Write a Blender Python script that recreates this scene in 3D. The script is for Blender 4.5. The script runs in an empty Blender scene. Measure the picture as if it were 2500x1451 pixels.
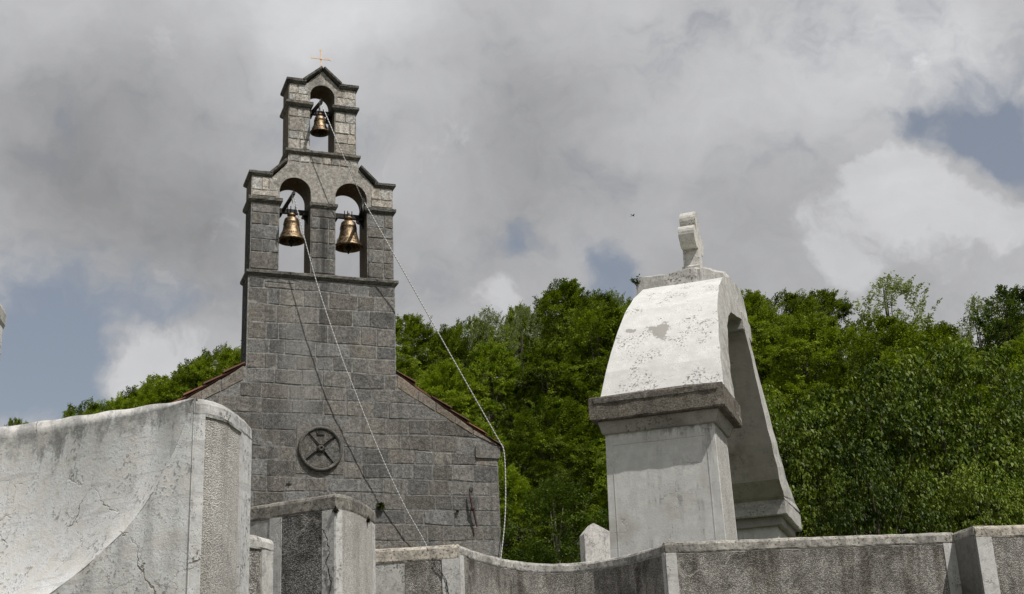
import bpy, math, random
import numpy as np
from mathutils import Vector, Matrix

R = math.radians
scn = bpy.context.scene
col = scn.collection

# ------------------------------------------------------------------ camera
F_PX, W_PX = 3200.0, 2500.0
PITCH, ROLL = R(19.05), R(2.63)
EYE = Vector((0, 0, 1.6))
cr, sr, cp, sp = math.cos(ROLL), math.sin(ROLL), math.cos(PITCH), math.sin(PITCH)
c_right = Vector((cr, sr * sp, -sr * cp))
c_up = Vector((sr, -cr * sp, cr * cp))
c_fwd = Vector((0, cp, sp))
cd = bpy.data.cameras.new('camera')
cd.sensor_fit = 'HORIZONTAL'
cd.sensor_width = 36.0
cd.lens = 36.0 * F_PX / W_PX
cd.clip_start = 0.1
cd.clip_end = 6000
cam = bpy.data.objects.new('camera', cd)
m3 = Matrix((c_right, c_up, -c_fwd)).transposed()
cam.matrix_world = Matrix.Translation(EYE) @ m3.to_4x4()
col.objects.link(cam)
scn.camera = cam

# ------------------------------------------------------------------ sun, exposure
SUN_AZ, SUN_EL = R(46.8), R(57.0)       # azimuth: from behind the camera towards its right
to_sun = Vector((math.sin(SUN_AZ) * math.cos(SUN_EL), -math.cos(SUN_AZ) * math.cos(SUN_EL), math.sin(SUN_EL)))
sd = bpy.data.lights.new('sun', 'SUN')
sd.energy = 4.0
sd.angle = R(0.5)
sd.color = (1.0, 0.97, 0.925)
sun = bpy.data.objects.new('sun', sd)
sun.rotation_euler = (-to_sun).to_track_quat('-Z', 'Y').to_euler()
sun.location = (10, -10, 30)
col.objects.link(sun)
scn.view_settings.view_transform = 'Standard'
scn.view_settings.look = 'None'
scn.view_settings.exposure = 0.0
scn.view_settings.gamma = 1.0
scn.view_settings.use_curve_mapping = False


# ------------------------------------------------------------------ node helper
class NT:
    gain = 1.7      # spreads the narrow range of the noise texture

    def __init__(self, tree):
        self.t = tree
        tree.nodes.clear()

    def n(self, typ, **kw):
        nd = self.t.nodes.new(typ)
        for k, v in kw.items():
            setattr(nd, k, v)
        return nd

    def put(self, sock, v):
        if isinstance(v, bpy.types.NodeSocket):
            self.t.links.new(v, sock)
        elif v is not None:
            if isinstance(v, (tuple, list)) and sock.type == 'RGBA' and len(v) == 3:
                v = (*v, 1.0)
            sock.default_value = v

    def math(self, op, a, b=None, c=None, clamp=False):
        nd = self.n('ShaderNodeMath', operation=op, use_clamp=clamp)
        self.put(nd.inputs[0], a)
        self.put(nd.inputs[1], b)
        if c is not None:
            self.put(nd.inputs[2], c)
        return nd.outputs[0]

    def add(self, a, b): return self.math('ADD', a, b)
    def sub(self, a, b): return self.math('SUBTRACT', a, b)
    def mul(self, a, b): return self.math('MULTIPLY', a, b)

    def vmath(self, op, a, b=None):
        nd = self.n('ShaderNodeVectorMath', operation=op)
        self.put(nd.inputs[0], a)
        if b is not None:
            self.put(nd.inputs[1], b)
        return nd.outputs['Value'] if op in ('DOT_PRODUCT', 'LENGTH', 'DISTANCE') else nd.outputs[0]

    def vscale(self, a, s):
        nd = self.n('ShaderNodeVectorMath', operation='SCALE')
        self.put(nd.inputs[0], a)
        self.put(nd.inputs['Scale'], s)
        return nd.outputs[0]

    def xyz(self, v):
        nd = self.n('ShaderNodeSeparateXYZ')
        self.put(nd.inputs[0], v)
        return nd.outputs

    def noise(self, v, scale, detail=4.0, rough=0.55, dist=0.0, color=False):
        nd = self.n('ShaderNodeTexNoise')
        self.put(nd.inputs['Vector'], v)
        self.put(nd.inputs['Scale'], scale)
        nd.inputs['Detail'].default_value = detail
        nd.inputs['Roughness'].default_value = rough
        nd.inputs['Distortion'].default_value = dist
        if color: return nd.outputs['Color']
        if self.gain == 1.0: return nd.outputs['Fac']
        return self.math('MULTIPLY_ADD', nd.outputs['Fac'], self.gain, .5 - .5 * self.gain)

    def voro(self, v, scale, feature='F1', out='Distance', rnd=1.0):
        nd = self.n('ShaderNodeTexVoronoi', feature=feature)
        self.put(nd.inputs['Vector'], v)
        nd.inputs['Scale'].default_value = scale
        nd.inputs['Randomness'].default_value = rnd
        return nd.outputs[out]

    def smooth(self, x, lo, hi, a=0.0, b=1.0):
        nd = self.n('ShaderNodeMapRange', interpolation_type='SMOOTHSTEP')
        self.put(nd.inputs['Value'], x)
        self.put(nd.inputs['From Min'], lo)
        self.put(nd.inputs['From Max'], hi)
        self.put(nd.inputs['To Min'], a)
        self.put(nd.inputs['To Max'], b)
        return nd.outputs[0]

    def mix(self, f, a, b, mode='MIX'):
        nd = self.n('ShaderNodeMix', data_type='RGBA', blend_type=mode)
        self.put(nd.inputs[0], f)
        self.put(nd.inputs[6], a)
        self.put(nd.inputs[7], b)
        return nd.outputs[2]

    def gray(self, x):
        nd = self.n('ShaderNodeCombineColor')
        for i in range(3):
            self.put(nd.inputs[i], x)
        return nd.outputs[0]

    def scaled(self, v, s):
        return self.vmath('MULTIPLY', v, s)

    def bump(self, h, strength, dist=0.01):
        nd = self.n('ShaderNodeBump')
        nd.inputs['Strength'].default_value = strength
        nd.inputs['Distance'].default_value = dist
        self.put(nd.inputs['Height'], h)
        return nd.outputs[0]

    def obj(self):
        return self.n('ShaderNodeTexCoord').outputs['Object']

    def rand(self):
        return self.n('ShaderNodeObjectInfo').outputs['Random']

    def principled(self, color, rough=0.85, metallic=0.0, normal=None, spec=0.3):
        b = self.n('ShaderNodeBsdfPrincipled')
        self.put(b.inputs['Base Color'], color)
        self.put(b.inputs['Roughness'], rough)
        self.put(b.inputs['Metallic'], metallic)
        b.inputs['Specular IOR Level'].default_value = spec
        if normal is not None:
            self.put(b.inputs['Normal'], normal)
        return b.outputs[0]

    def out(self, shader):
        o = self.n('ShaderNodeOutputMaterial')
        self.t.links.new(shader, o.inputs['Surface'])


def new_mat(name):
    m = bpy.data.materials.new(name)
    m.use_nodes = True
    return m, NT(m.node_tree)


# ------------------------------------------------------------------ world: clear sky seen through broken cloud
world = bpy.data.worlds.new('World')
scn.world = world
world.use_nodes = True
w = NT(world.node_tree)
w.gain = 1.0
sky = w.n('ShaderNodeTexSky', sky_type='NISHITA')
sky.sun_disc = False
sky.sun_elevation = SUN_EL
sky.sun_rotation = R(180) - SUN_AZ
sky.air_density = 1.0
sky.dust_density = 1.6


def azel(a, e):
    return (math.sin(R(a)) * math.cos(R(e)), math.cos(R(a)) * math.cos(R(e)), math.sin(R(e)))


d = w.vmath('NORMALIZE', w.n('ShaderNodeTexCoord').outputs['Generated'])
warp1 = w.vmath('SUBTRACT', w.noise(d, 5.0, 5, 0.58, color=True), (0.5, 0.5, 0.5))
warp2 = w.vmath('SUBTRACT', w.noise(d, 22.0, 6, 0.6, color=True), (0.5, 0.5, 0.5))
dw = w.vmath('ADD', d, w.vmath('ADD', w.vscale(warp1, 0.11), w.vscale(warp2, 0.035)))
dw = w.vmath('NORMALIZE', dw)


def blobs(lst, vec):
    tot = None
    for a, e, rad, amp in lst:
        dt = w.vmath('DOT_PRODUCT', vec, azel(a, e))
        k = 1.0 / (1.0 - math.cos(R(rad)))
        g = w.math('POWER', 2.718, w.mul(w.sub(dt, 1.0), k))
        g = w.mul(g, amp)
        tot = g if tot is None else w.add(tot, g)
    return tot


# openings in the cloud deck (towards the low left and the right of the church) and open sky elsewhere round the horizon
gaps = blobs([(-20.5, 17.2, 2.6, .52), (-16.0, 18.2, 1.8, .40), (-22, 15.0, 2.6, .68), (-18.5, 14.0, 2.2, .50), (-27, 17, 4, .45),
              (4.8, 20.1, 1.2, .72), (1.0, 21.8, 0.9, .35), (22.3, 22.5, 1.6, .74), (20.7, 23.8, 1.4, .62), (18.6, 24.2, .8, .5),
              (23, 24.6, 1.4, .5), (15.6, 27.5, 1.0, .12), (29, 22, 4, .4), (70, 30, 12, .5), (-80, 25, 14, .6), (150, 20, 16, .5),
              (-140, 35, 14, .5), (60, 60, 12, .4)], dw)
lump = blobs([(-16.3, 15.6, 1.5, .75), (-14.4, 16.4, 1.4, .5), (18.0, 20.6, 2.0, .8), (17.4, 22.4, 1.0, .75), (20.8, 20.0, 1.5, .55),
              (22.5, 19.6, 1.2, .4), (15.2, 18.2, 1.3, .7), (-0.6, 19.3, 1.2, .55), (2.2, 19.7, .8, .4), (55, 22, 6, .5), (-60, 18, 7, .5)], dw)
n_big = w.noise(dw, 3.0, 3, 0.5)
n_mid = w.noise(w.scaled(dw, (1, 1, 1.6)), 9.0, 6, 0.58)
n_fine = w.noise(dw, 40.0, 5, 0.6)
cover = w.sub(w.add(w.mul(w.sub(n_mid, 0.5), 1.3), 0.62), gaps)
cover = w.add(cover, w.mul(lump, 0.95))
cover = w.add(cover, w.mul(w.sub(n_fine, 0.5), 0.55))
cover = w.add(cover, w.mul(w.sub(w.noise(dw, 16.0, 7, 0.62), 0.5), 0.5))
mask = w.smooth(cover, -0.12, 0.58)
dark = blobs([(-18.8, 25.0, 4.2, .55), (-14.5, 21.5, 3.4, .55), (-21, 22.5, 3, .3), (2.0, 27.2, 4.0, .36), (2.0, 23.8, 3.6, .26), (-8, 21, 3, .3),
              (10, 20.5, 3.5, .25), (16, 19.2, 1.4, .2)], dw)
light = blobs([(-7, 33, 4.5, .8), (-10.5, 30.5, 3, .3), (16.5, 27.6, 4, .72), (21.5, 27.4, 3, .85), (10.5, 25, 3.4, .2), (-2, 26.7, 2.4, .18), (8, 31, 5, .25),
               (-24, 33, 5, .7)], dw)
lum = w.add(0.455, w.mul(w.sub(n_big, 0.5), 0.20))
lum = w.add(lum, w.mul(w.sub(n_mid, 0.5), 0.23))
lum = w.add(lum, w.mul(w.sub(n_fine, 0.5), 0.09))
lum = w.sub(lum, w.mul(dark, 0.24))
lum = w.add(lum, w.mul(light, 0.21))
lump_edge = w.smooth(w.add(lump, w.mul(w.sub(w.noise(dw, 16.0, 7, 0.62), .5), 1.9)), 0.22, 0.60)
lum = w.add(lum, w.mul(lump_edge, 0.14))
lum = w.math('MAXIMUM', lum, 0.16)
cloud_col = w.mix(1.0, w.gray(lum), (0.985, 0.99, 1.01), 'MULTIPLY')
clear = w.mix(1.0, sky.outputs[0], (0.116, 0.101, 0.090), 'MULTIPLY')
haze_sky = w.mix(0.35, clear, (0.37, 0.375, 0.39))
skyc = w.mix(mask, haze_sky, cloud_col)
bg = w.n('ShaderNodeBackground')
w.put(bg.inputs['Color'], skyc)
bg.inputs['Strength'].default_value = 1.0
wo = w.n('ShaderNodeOutputWorld')
w.t.links.new(bg.outputs[0], wo.inputs['Surface'])
world.cycles.sampling_method = 'MANUAL'
world.cycles.sample_map_resolution = 512


# ------------------------------------------------------------------ materials
def stone_mat(name, base, rand_amt=0.45, lichen=0.35, facade=False, warm=0.0, bump=0.5):
    m, t = new_mat(name)
    v = t.obj()
    rnd = t.rand()
    c = t.mix(rnd, tuple(b * (1 - rand_amt * .70) for b in base), tuple(b * (1 + rand_amt * .75) for b in base))
    hue = t.math('FRACT', t.mul(rnd, 7.31))
    c = t.mix(1.0, c, t.mix(hue, (1.06, 1.0, .92), (.97, 1.0, 1.03)), 'MULTIPLY')
    n1 = t.noise(v, 3.0, 5, 0.6)
    n2 = t.noise(v, 13.0, 7, 0.78)
    n3 = t.noise(v, 48.0, 4, 0.75)
    c = t.mix(t.smooth(n2, .32, .72), t.mix(1.0, c, (.62, .61, .60), 'MULTIPLY'), t.mix(1.0, c, (1.25, 1.23, 1.2), 'MULTIPLY'))
    c = t.mix(t.smooth(n3, .56, .70, 0, .55), c, (.33, .32, .30))
    c = t.mix(t.smooth(n3, .44, .32, 0, .75), c, (.04, .039, .038))
    c = t.mix(t.smooth(n1, .52, .80, 0, lichen), c, (.055, .052, .05))
    pale = t.noise(v, 5.5, 6, .7, .6)
    c = t.mix(t.smooth(pale, .60, .80, 0, .5), c, (.38, .365, .335))
    if facade:
        x, y, z = t.xyz(v)
        streak = t.noise(t.scaled(v, (5.0, 1.0, 0.22)), 1.0, 5, .6)
        bl = t.math('POWER', 2.718, t.mul(t.math('POWER', t.math('DIVIDE', t.add(x, .48), .36), 2.0), -1.0))
        bl = t.mul(bl, t.smooth(z, 9.9, 6.4, 0, 1))
        bl = t.mul(bl, t.smooth(z, 5.4, 6.9))
        c = t.mix(t.mul(bl, t.smooth(streak, .2, .8, .30, .80)), c, (.36, .35, .33))
        dk = t.math('POWER', 2.718, t.mul(t.math('POWER', t.math('DIVIDE', t.sub(x, .02), .09), 2.0), -1.0))
        dk2 = t.math('POWER', 2.718, t.mul(t.math('POWER', t.math('DIVIDE', t.add(x, .93), .06), 2.0), -1.0))
        dk = t.mul(t.add(dk, t.mul(dk2, .7)), t.smooth(streak, .3, .62, .1, .8))
        dk = t.mul(dk, t.smooth(z, 5.2, 6.4))
        c = t.mix(dk, c, (.045, .044, .043))
        rusty = t.noise(v, 1.6, 5, .6, .4)
        c = t.mix(t.smooth(rusty, .66, .86, 0, .16), c, (.30, .20, .13))
        drip = t.smooth(streak, .56, .72, 0, .35)
        c = t.mix(drip, c, (.07, .068, .065))
    if warm:
        c = t.mix(warm, c, (.30, .24, .17))
    h = t.add(t.mul(n2, .8), t.mul(n3, .45))
    t.out(t.principled(c, .92, normal=t.bump(h, bump, .05), spec=.15))
    return m


M = {}
M['stone'] = stone_mat('limestone', (.205, .201, .194), facade=True, rand_amt=.5)
M['stone_light'] = stone_mat('weathered_limestone', (.56, .54, .51), lichen=.45, rand_amt=.4)
M['stone_shade'] = stone_mat('shade_painted_limestone', (.040, .040, .041), lichen=.3)  # shade of the sunless tower sides and small holes painted into the stone
M['stone_jamb_shade'] = stone_mat('jamb_shade_limestone', (.13, .105, .08), lichen=.2, warm=.2)  # shade and brown bounce of jambs and soffits put into the colour
M['cornice'] = stone_mat('lichened_cornice', (.15, .146, .137), lichen=.65)
M['verge'] = stone_mat('verge_render', (.225, .195, .165), lichen=.12, rand_amt=.25, bump=.2)
M['carved'] = stone_mat('carved_limestone', (.125, .122, .112), lichen=.15, rand_amt=.2, bump=.25)

m, t = new_mat('mortar')
v = t.obj()
n2 = t.noise(v, 13, 7, .78)
c = t.mix(t.smooth(n2, .2, .8), (.12, .118, .112), (.40, .388, .362))
x, y, z = t.xyz(v)
c = t.mix(t.smooth(z, 7.6, 6.0, 0, .62), c, t.mix(t.smooth(n2, .25, .75), (.085, .083, .08), (.25, .243, .23)))
t.out(t.principled(c, .95, normal=t.bump(n2, .6, .04), spec=.1))
M['mortar'] = m


def plaster_mat(name, base, stain=.6, ztop=None, speck=.5, crack=.6, tint=(.40, .385, .36), zdirt=.10, lower=None, sc=1.0, zlow=None, patches=(), mott=0.0, amask=None):
    m, t = new_mat(name)
    v = t.obj()
    x, y, z = t.xyz(v)
    n_l = t.noise(v, 2.2 * sc, 6, .62, .5)
    n_m = t.noise(v, 9.0 * sc, 6, .66)
    n_f = t.noise(v, 48.0 * sc, 5, .7)
    n_x = t.noise(v, 150.0 * sc, 3, .7)
    streak = t.noise(t.scaled(v, (11.0 * sc, 11.0 * sc, 1.3 * sc)), 1.0, 6, .62)
    c = t.mix(t.smooth(n_m, .3, .7), tuple(b * .90 for b in base), tuple(min(.86, b * 1.06) for b in base))
    st = t.smooth(n_l, .50, .86, 0, stain)
    st2 = t.mul(t.smooth(streak, .55, .80, 0, stain * .9), t.smooth(n_m, .35, .7))
    if amask is not None:
        ox, oy, dx, dy, a0, a1 = amask
        al = t.add(t.mul(t.sub(x, ox), dx), t.mul(t.sub(y, oy), dy))
        al = t.add(al, t.mul(t.sub(z, 2.9), .45))
        am = t.smooth(al, a1, a0, .35, 1.0)
        st, st2 = t.mul(st, am), t.mul(st2, am)
    c = t.mix(st, c, tint)
    c = t.mix(st2, c, (.25, .245, .235))
    if mott:
        mo = t.noise(v, 17.0 * sc, 7, .78, .3)
        c = t.mix(t.smooth(mo, .42, .78, 0, mott), c, tuple(b * .30 for b in base))
        c = t.mix(t.smooth(mo, .30, .08, 0, mott * .6), c, tuple(min(.75, b * 1.5) for b in base))
    blot = t.mul(t.smooth(n_f, .56, .66), t.smooth(t.noise(v, 4.2 * sc, 4, .6), .48, .66))
    c = t.mix(t.mul(blot, speck), c, (.13, .125, .115))
    pin = t.mul(t.smooth(n_x, .66, .72), t.smooth(n_m, .42, .62))
    c = t.mix(t.mul(pin, min(1, speck * 1.3)), c, (.10, .095, .085))
    hgt = t.add(t.mul(n_f, .5), t.mul(n_x, .25))
    if crack:
        vv = t.vmath('ADD', v, t.vscale(t.vmath('SUBTRACT', t.noise(v, 5 * sc, 5, .6, color=True), (.5, .5, .5)), .20 / sc))
        e = t.voro(vv, 1.5 * sc, 'DISTANCE_TO_EDGE')
        line = t.smooth(e, .0065, .0015)
        line = t.mul(line, t.smooth(t.noise(v, 2.1 * sc, 3, .6), .52, .66))
        c = t.mix(t.mul(line, crack), c, (.20, .17, .13))
        hgt = t.sub(hgt, t.mul(line, 1.6))
        e2 = t.voro(vv, 4.3 * sc, 'DISTANCE_TO_EDGE')
        line2 = t.mul(t.smooth(e2, .008, .002), t.smooth(t.noise(v, 2.3 * sc, 3, .5), .54, .66))
        c = t.mix(t.mul(line2, crack * .7), c, (.24, .22, .19))
        hgt = t.sub(hgt, t.mul(line2, .9))
        scuff = t.noise(t.scaled(v, (3 * sc, 3 * sc, 26 * sc)), 1.0, 5, .7)
        c = t.mix(t.mul(t.smooth(scuff, .60, .68), speck * .35), c, (.25, .24, .22))
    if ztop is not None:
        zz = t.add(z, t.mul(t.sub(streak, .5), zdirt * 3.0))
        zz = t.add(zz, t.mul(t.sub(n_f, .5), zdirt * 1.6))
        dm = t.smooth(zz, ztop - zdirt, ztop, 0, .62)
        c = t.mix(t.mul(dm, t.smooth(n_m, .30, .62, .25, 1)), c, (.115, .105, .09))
    if zlow is not None:
        zz2 = t.add(z, t.mul(t.sub(t.noise(t.scaled(v, (14, 14, 3)), 1.0, 5, .65), .5), .10))
        c = t.mix(t.mul(t.smooth(zz2, zlow + .03, zlow - .01, 0, .9), t.smooth(n_f, .35, .6)), c, (.085, .075, .06))
    for (px_, pz_, rx_, rz_) in patches:
        ex = t.math('POWER', t.math('DIVIDE', t.sub(x, px_), rx_), 2.0)
        ez = t.math('POWER', t.math('DIVIDE', t.sub(z, pz_), rz_), 2.0)
        pm = t.add(t.math('SQRT', t.add(ex, ez)), t.mul(t.sub(n_m, .5), 2.6))
        c = t.mix(t.smooth(pm, 1.0, .85, 0, .9), c, (.33, .31, .285))
    if lower is not None:
        c = t.mix(t.smooth(n_l, .40, .66, 0, lower), c, (.36, .34, .30))
    t.out(t.principled(c, .9, normal=t.bump(hgt, .55, .006), spec=.15))
    return m


def pebble_mat(name, lo, hi, stain=.4, sc=95.0, ztop=None):
    m, t = new_mat(name)
    v = t.obj()
    vd = t.vmath('ADD', v, t.vscale(t.vmath('SUBTRACT', t.noise(v, 70, 3, .6, color=True), (.5, .5, .5)), .012))
    cell = t.voro(vd, sc, 'F1', 'Color')
    cx, cy, cz = t.xyz(cell)
    dist = t.voro(vd, sc, 'F1', 'Distance')
    n_c = t.noise(v, 28, 5, .7)
    val = t.add(t.mul(cx, .62), t.mul(n_c, .5))
    c = t.mix(t.smooth(val, .25, .85), lo, hi)
    c = t.mix(t.smooth(dist, .42, .62, 0, .6), c, tuple(b * .5 for b in lo))
    n_l = t.noise(v, 2.4, 6, .6, .5)
    c = t.mix(t.smooth(n_l, .45, .68, 0, stain), c, t.mix(1.0, c, (.45, .44, .43), 'MULTIPLY'))
    streak = t.noise(t.scaled(v, (7.0, 7.0, .8)), 1.0, 5, .6)
    c = t.mix(t.smooth(streak, .52, .7, 0, stain), c, t.mix(1.0, c, (.55, .52, .48), 'MULTIPLY'))
    vv = t.vmath('ADD', v, t.vscale(t.vmath('SUBTRACT', t.noise(v, 4, 5, .6, color=True), (.5, .5, .5)), .35))
    e = t.voro(vv, 1.6, 'DISTANCE_TO_EDGE')
    line = t.mul(t.smooth(e, .016, .004), t.smooth(t.noise(v, 1.5, 2, .5), .42, .60))
    c = t.mix(t.mul(line, .6), c, (.52, .49, .45))
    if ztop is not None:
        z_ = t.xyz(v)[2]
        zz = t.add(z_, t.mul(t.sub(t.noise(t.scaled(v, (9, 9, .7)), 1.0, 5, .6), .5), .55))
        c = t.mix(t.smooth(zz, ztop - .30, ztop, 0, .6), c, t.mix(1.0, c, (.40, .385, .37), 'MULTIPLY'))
    h = t.sub(t.mul(cx, .6), dist)
    t.out(t.principled(c, .93, normal=t.bump(h, .7, .008), spec=.12))
    return m


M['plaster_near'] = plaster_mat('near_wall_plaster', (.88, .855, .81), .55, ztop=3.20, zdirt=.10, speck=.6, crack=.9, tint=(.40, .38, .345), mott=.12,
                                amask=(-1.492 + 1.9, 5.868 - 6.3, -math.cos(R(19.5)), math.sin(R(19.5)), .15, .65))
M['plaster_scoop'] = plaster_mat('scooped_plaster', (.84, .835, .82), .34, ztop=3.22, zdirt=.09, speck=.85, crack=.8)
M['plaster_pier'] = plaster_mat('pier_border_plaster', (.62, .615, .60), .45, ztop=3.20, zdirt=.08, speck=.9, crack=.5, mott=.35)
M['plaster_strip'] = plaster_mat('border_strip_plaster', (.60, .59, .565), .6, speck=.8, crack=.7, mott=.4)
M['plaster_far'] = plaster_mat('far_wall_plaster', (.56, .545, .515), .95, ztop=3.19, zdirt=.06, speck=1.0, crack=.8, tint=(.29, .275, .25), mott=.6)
M['coping'] = stone_mat('coping_plaster', (.46, .44, .405), lichen=.42, rand_amt=.15, bump=.25)
M['coping_dark'] = stone_mat('lichened_coping_plaster', (.27, .255, .23), lichen=.6, rand_amt=.1, bump=.3)
M['return_shade_plaster'] = plaster_mat('streaked_shade_plaster', (.22, .213, .20), 1.0, speck=.6, crack=.2, tint=(.07, .067, .063), mott=.4)  # dark streaks, plus a base darkened for the shade on this return
M['tomb_white'] = plaster_mat('tomb_roof_whitewash', (.66, .65, .63), .12, speck=.9, crack=.0, sc=.75, patches=[(-.80, 4.46, .12, .11), (-1.17, 4.52, .06, .03), (-.45, 4.44, .03, .03)])
M['tomb_body'] = plaster_mat('tomb_pillar_plaster', (.60, .595, .565), .75, speck=.25, crack=.2, tint=(.42, .405, .365), sc=.9, ztop=3.13, zdirt=.10)
M['tomb_inner'] = plaster_mat('tomb_inner_shade_plaster', (.44, .41, .36), .7, speck=.5, crack=.2, tint=(.24, .20, .16), sc=.7)  # brownish plaster, darkened for the shade inside the arch
M['tomb_edge'] = plaster_mat('tomb_edge_plaster', (.50, .485, .455), .75, speck=1.0, crack=.1, tint=(.20, .185, .17), sc=.6, mott=.5)
M['tomb_cornice'] = stone_mat('weathered_cornice', (.165, .155, .138), lichen=.6, rand_amt=.0, warm=.08, bump=.6)
M['tomb_bed'] = plaster_mat('tomb_moulding_plaster', (.36, .34, .305), .9, speck=1.0, crack=.2, tint=(.16, .145, .125), sc=.7)
M['tomb_cross'] = plaster_mat('tomb_cross_plaster', (.64, .62, .575), .45, speck=1.0, crack=.3, tint=(.34, .32, .28), mott=.5)
M['pebble_light'] = pebble_mat('light_pebbledash', (.50, .48, .45), (.78, .75, .70), .3, 170)
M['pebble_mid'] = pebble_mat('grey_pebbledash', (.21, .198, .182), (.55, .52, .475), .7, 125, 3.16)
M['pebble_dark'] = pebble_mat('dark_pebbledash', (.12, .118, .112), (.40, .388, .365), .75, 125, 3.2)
M['pebble_tomb'] = pebble_mat('tomb_pebbledash', (.44, .425, .395), (.74, .715, .67), .2, 110)


def simple_mat(name, c, rough=.6, metallic=0.0, var=.25, sc=20., bump=.2, spec=.4):
    m, t = new_mat(name)
    v = t.obj()
    n1 = t.noise(v, sc, 5, .65)
    cc = t.mix(t.smooth(n1, .3, .7), tuple(b * (1 - var) for b in c), tuple(min(1, b * (1 + var)) for b in c))
    t.out(t.principled(cc, rough, metallic, t.bump(n1, bump, .004), spec))
    return m


m, t = new_mat('bronze')
v = t.obj()
n1 = t.noise(v, 16, 5, .65)
n2 = t.noise(v, 60, 4, .6)
c = t.mix(t.smooth(n1, .35, .68), (.15, .108, .068), (.33, .245, .155))
c = t.mix(t.smooth(n2, .55, .7, 0, .6), c, (.12, .075, .04))
x, y, z = t.xyz(v)
t.out(t.principled(c, t.smooth(n1, .3, .7, .36, .52), .88, t.bump(t.add(n2, t.mul(n1, .5)), .35, .01), .5))
M['bronze'] = m
M['iron'] = simple_mat('black_iron', (.014, .013, .013), .55, .3)
M['rust'] = simple_mat('rusty_iron', (.075, .048, .040), .8, .1, .4, 30)
M['copper'] = simple_mat('copper', (.62, .46, .34), .45, .25, .15)
m, t = new_mat('terracotta')
v = t.obj()
c = t.mix(t.rand(), (.085, .052, .040), (.205, .095, .064))
c = t.mix(t.smooth(t.noise(v, 9, 5, .65), .45, .8, 0, .8), c, (.075, .06, .05))
t.out(t.principled(c, .92, normal=t.bump(t.noise(v, 30, 4, .6), .4, .01), spec=.1))
M['tile'] = m
M['bark'] = simple_mat('bark', (.105, .09, .072), .95, 0, .5, 12, .6, .1)
M['bark_pale'] = simple_mat('pale_bark', (.27, .25, .215), .9, 0, .4, 14, .5, .1)
M['grave'] = plaster_mat('gravestone_concrete', (.74, .71, .675), .7, speck=1.0, crack=.0, tint=(.17, .155, .145), sc=1.6, mott=.6)
M['moss'] = simple_mat('moss', (.075, .085, .03), .95, 0, .5, 40, .6, .05)
M['dry_moss'] = simple_mat('dry_moss', (.045, .036, .026), .95, 0, .5, 40, .6, .05)
M['bird'] = simple_mat('bird_plumage', (.10, .095, .09), .8)

m, t = new_mat('rope')
v = t.n('ShaderNodeUVMap').outputs[0]
ux, uy, uz = t.xyz(v)
tw = t.math('FRACT', t.add(t.mul(ux, 1.0), uy))
c = t.mix(t.smooth(t.math('ABSOLUTE', t.sub(tw, .5)), .12, .34), (.74, .73, .71), (.34, .335, .33))
t.out(t.principled(c, .9, spec=.1))
M['rope'] = m


def leaf_mat(name, lo, hi, rough=.5, spec=.35, transl=.35):
    m, t = new_mat(name)
    at = t.n('ShaderNodeAttribute', attribute_name='tint').outputs['Fac']
    rnd = t.rand()
    v = t.obj()
    n1 = t.noise(v, .9, 3, .5)
    k = t.add(t.add(t.mul(at, .6), t.mul(n1, .5)), t.mul(t.sub(rnd, .5), .35))
    c = t.mix(t.smooth(k, .1, .95), lo, hi)
    pr = t.principled(c, rough, spec=spec)
    tr = t.n('ShaderNodeBsdfTranslucent')
    t.put(tr.inputs[0], t.mix(1.0, c, (1.1, 1.25, .5), 'MULTIPLY'))
    mx = t.n('ShaderNodeMixShader')
    mx.inputs[0].default_value = transl
    t.t.links.new(pr, mx.inputs[1])
    t.t.links.new(tr.outputs[0], mx.inputs[2])
    t.out(mx.outputs[0])
    return m


M['leaf_beech'] = leaf_mat('beech_leaf', (.034, .056, .004), (.265, .330, .030), .6, .10, .3)
M['leaf_grey'] = leaf_mat('grey_green_leaf', (.13, .16, .07), (.28, .32, .15), .6, .2)
M['leaf_cherry'] = leaf_mat('cherry_leaf', (.018, .036, .004), (.190, .250, .034), .45, .14, .22)
M['leaf_oak'] = leaf_mat('oak_leaf', (.030, .052, .008), (.135, .185, .030), .6, .12, .25)
M['leaf_shrub'] = leaf_mat('shrub_leaf', (.022, .040, .005), (.120, .165, .022), .6, .12, .25)
M['leaf_lime'] = leaf_mat('young_leaf', (.060, .095, .006), (.285, .365, .032), .6, .10, .3)

m, t = new_mat('ground')
v = t.obj()
c = t.mix(t.smooth(t.noise(v, .35, 6, .6), .4, .62), (.035, .05, .018), (.10, .095, .06))
t.out(t.principled(c, .95, normal=t.bump(t.noise(v, 8, 5, .7), .6, .08), spec=.1))
M['ground'] = m


# ------------------------------------------------------------------ mesh helpers
ORG = {}


def root(name, loc, rz=0.0, label=None, cat=None, group=None, org=None):
    o = bpy.data.objects.new(name, None)
    o.location = loc
    o.rotation_euler = (0, 0, rz)
    o.empty_display_size = .2
    col.objects.link(o)
    tag(o, label, cat, group)
    ORG[o.name] = Vector(org if org is not None else loc)
    return o


def tag(o, label=None, cat=None, group=None, kind=None):
    if label: o['label'] = label
    if cat: o['category'] = cat
    if group: o['group'] = group
    if kind: o['kind'] = kind
    return o


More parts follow.
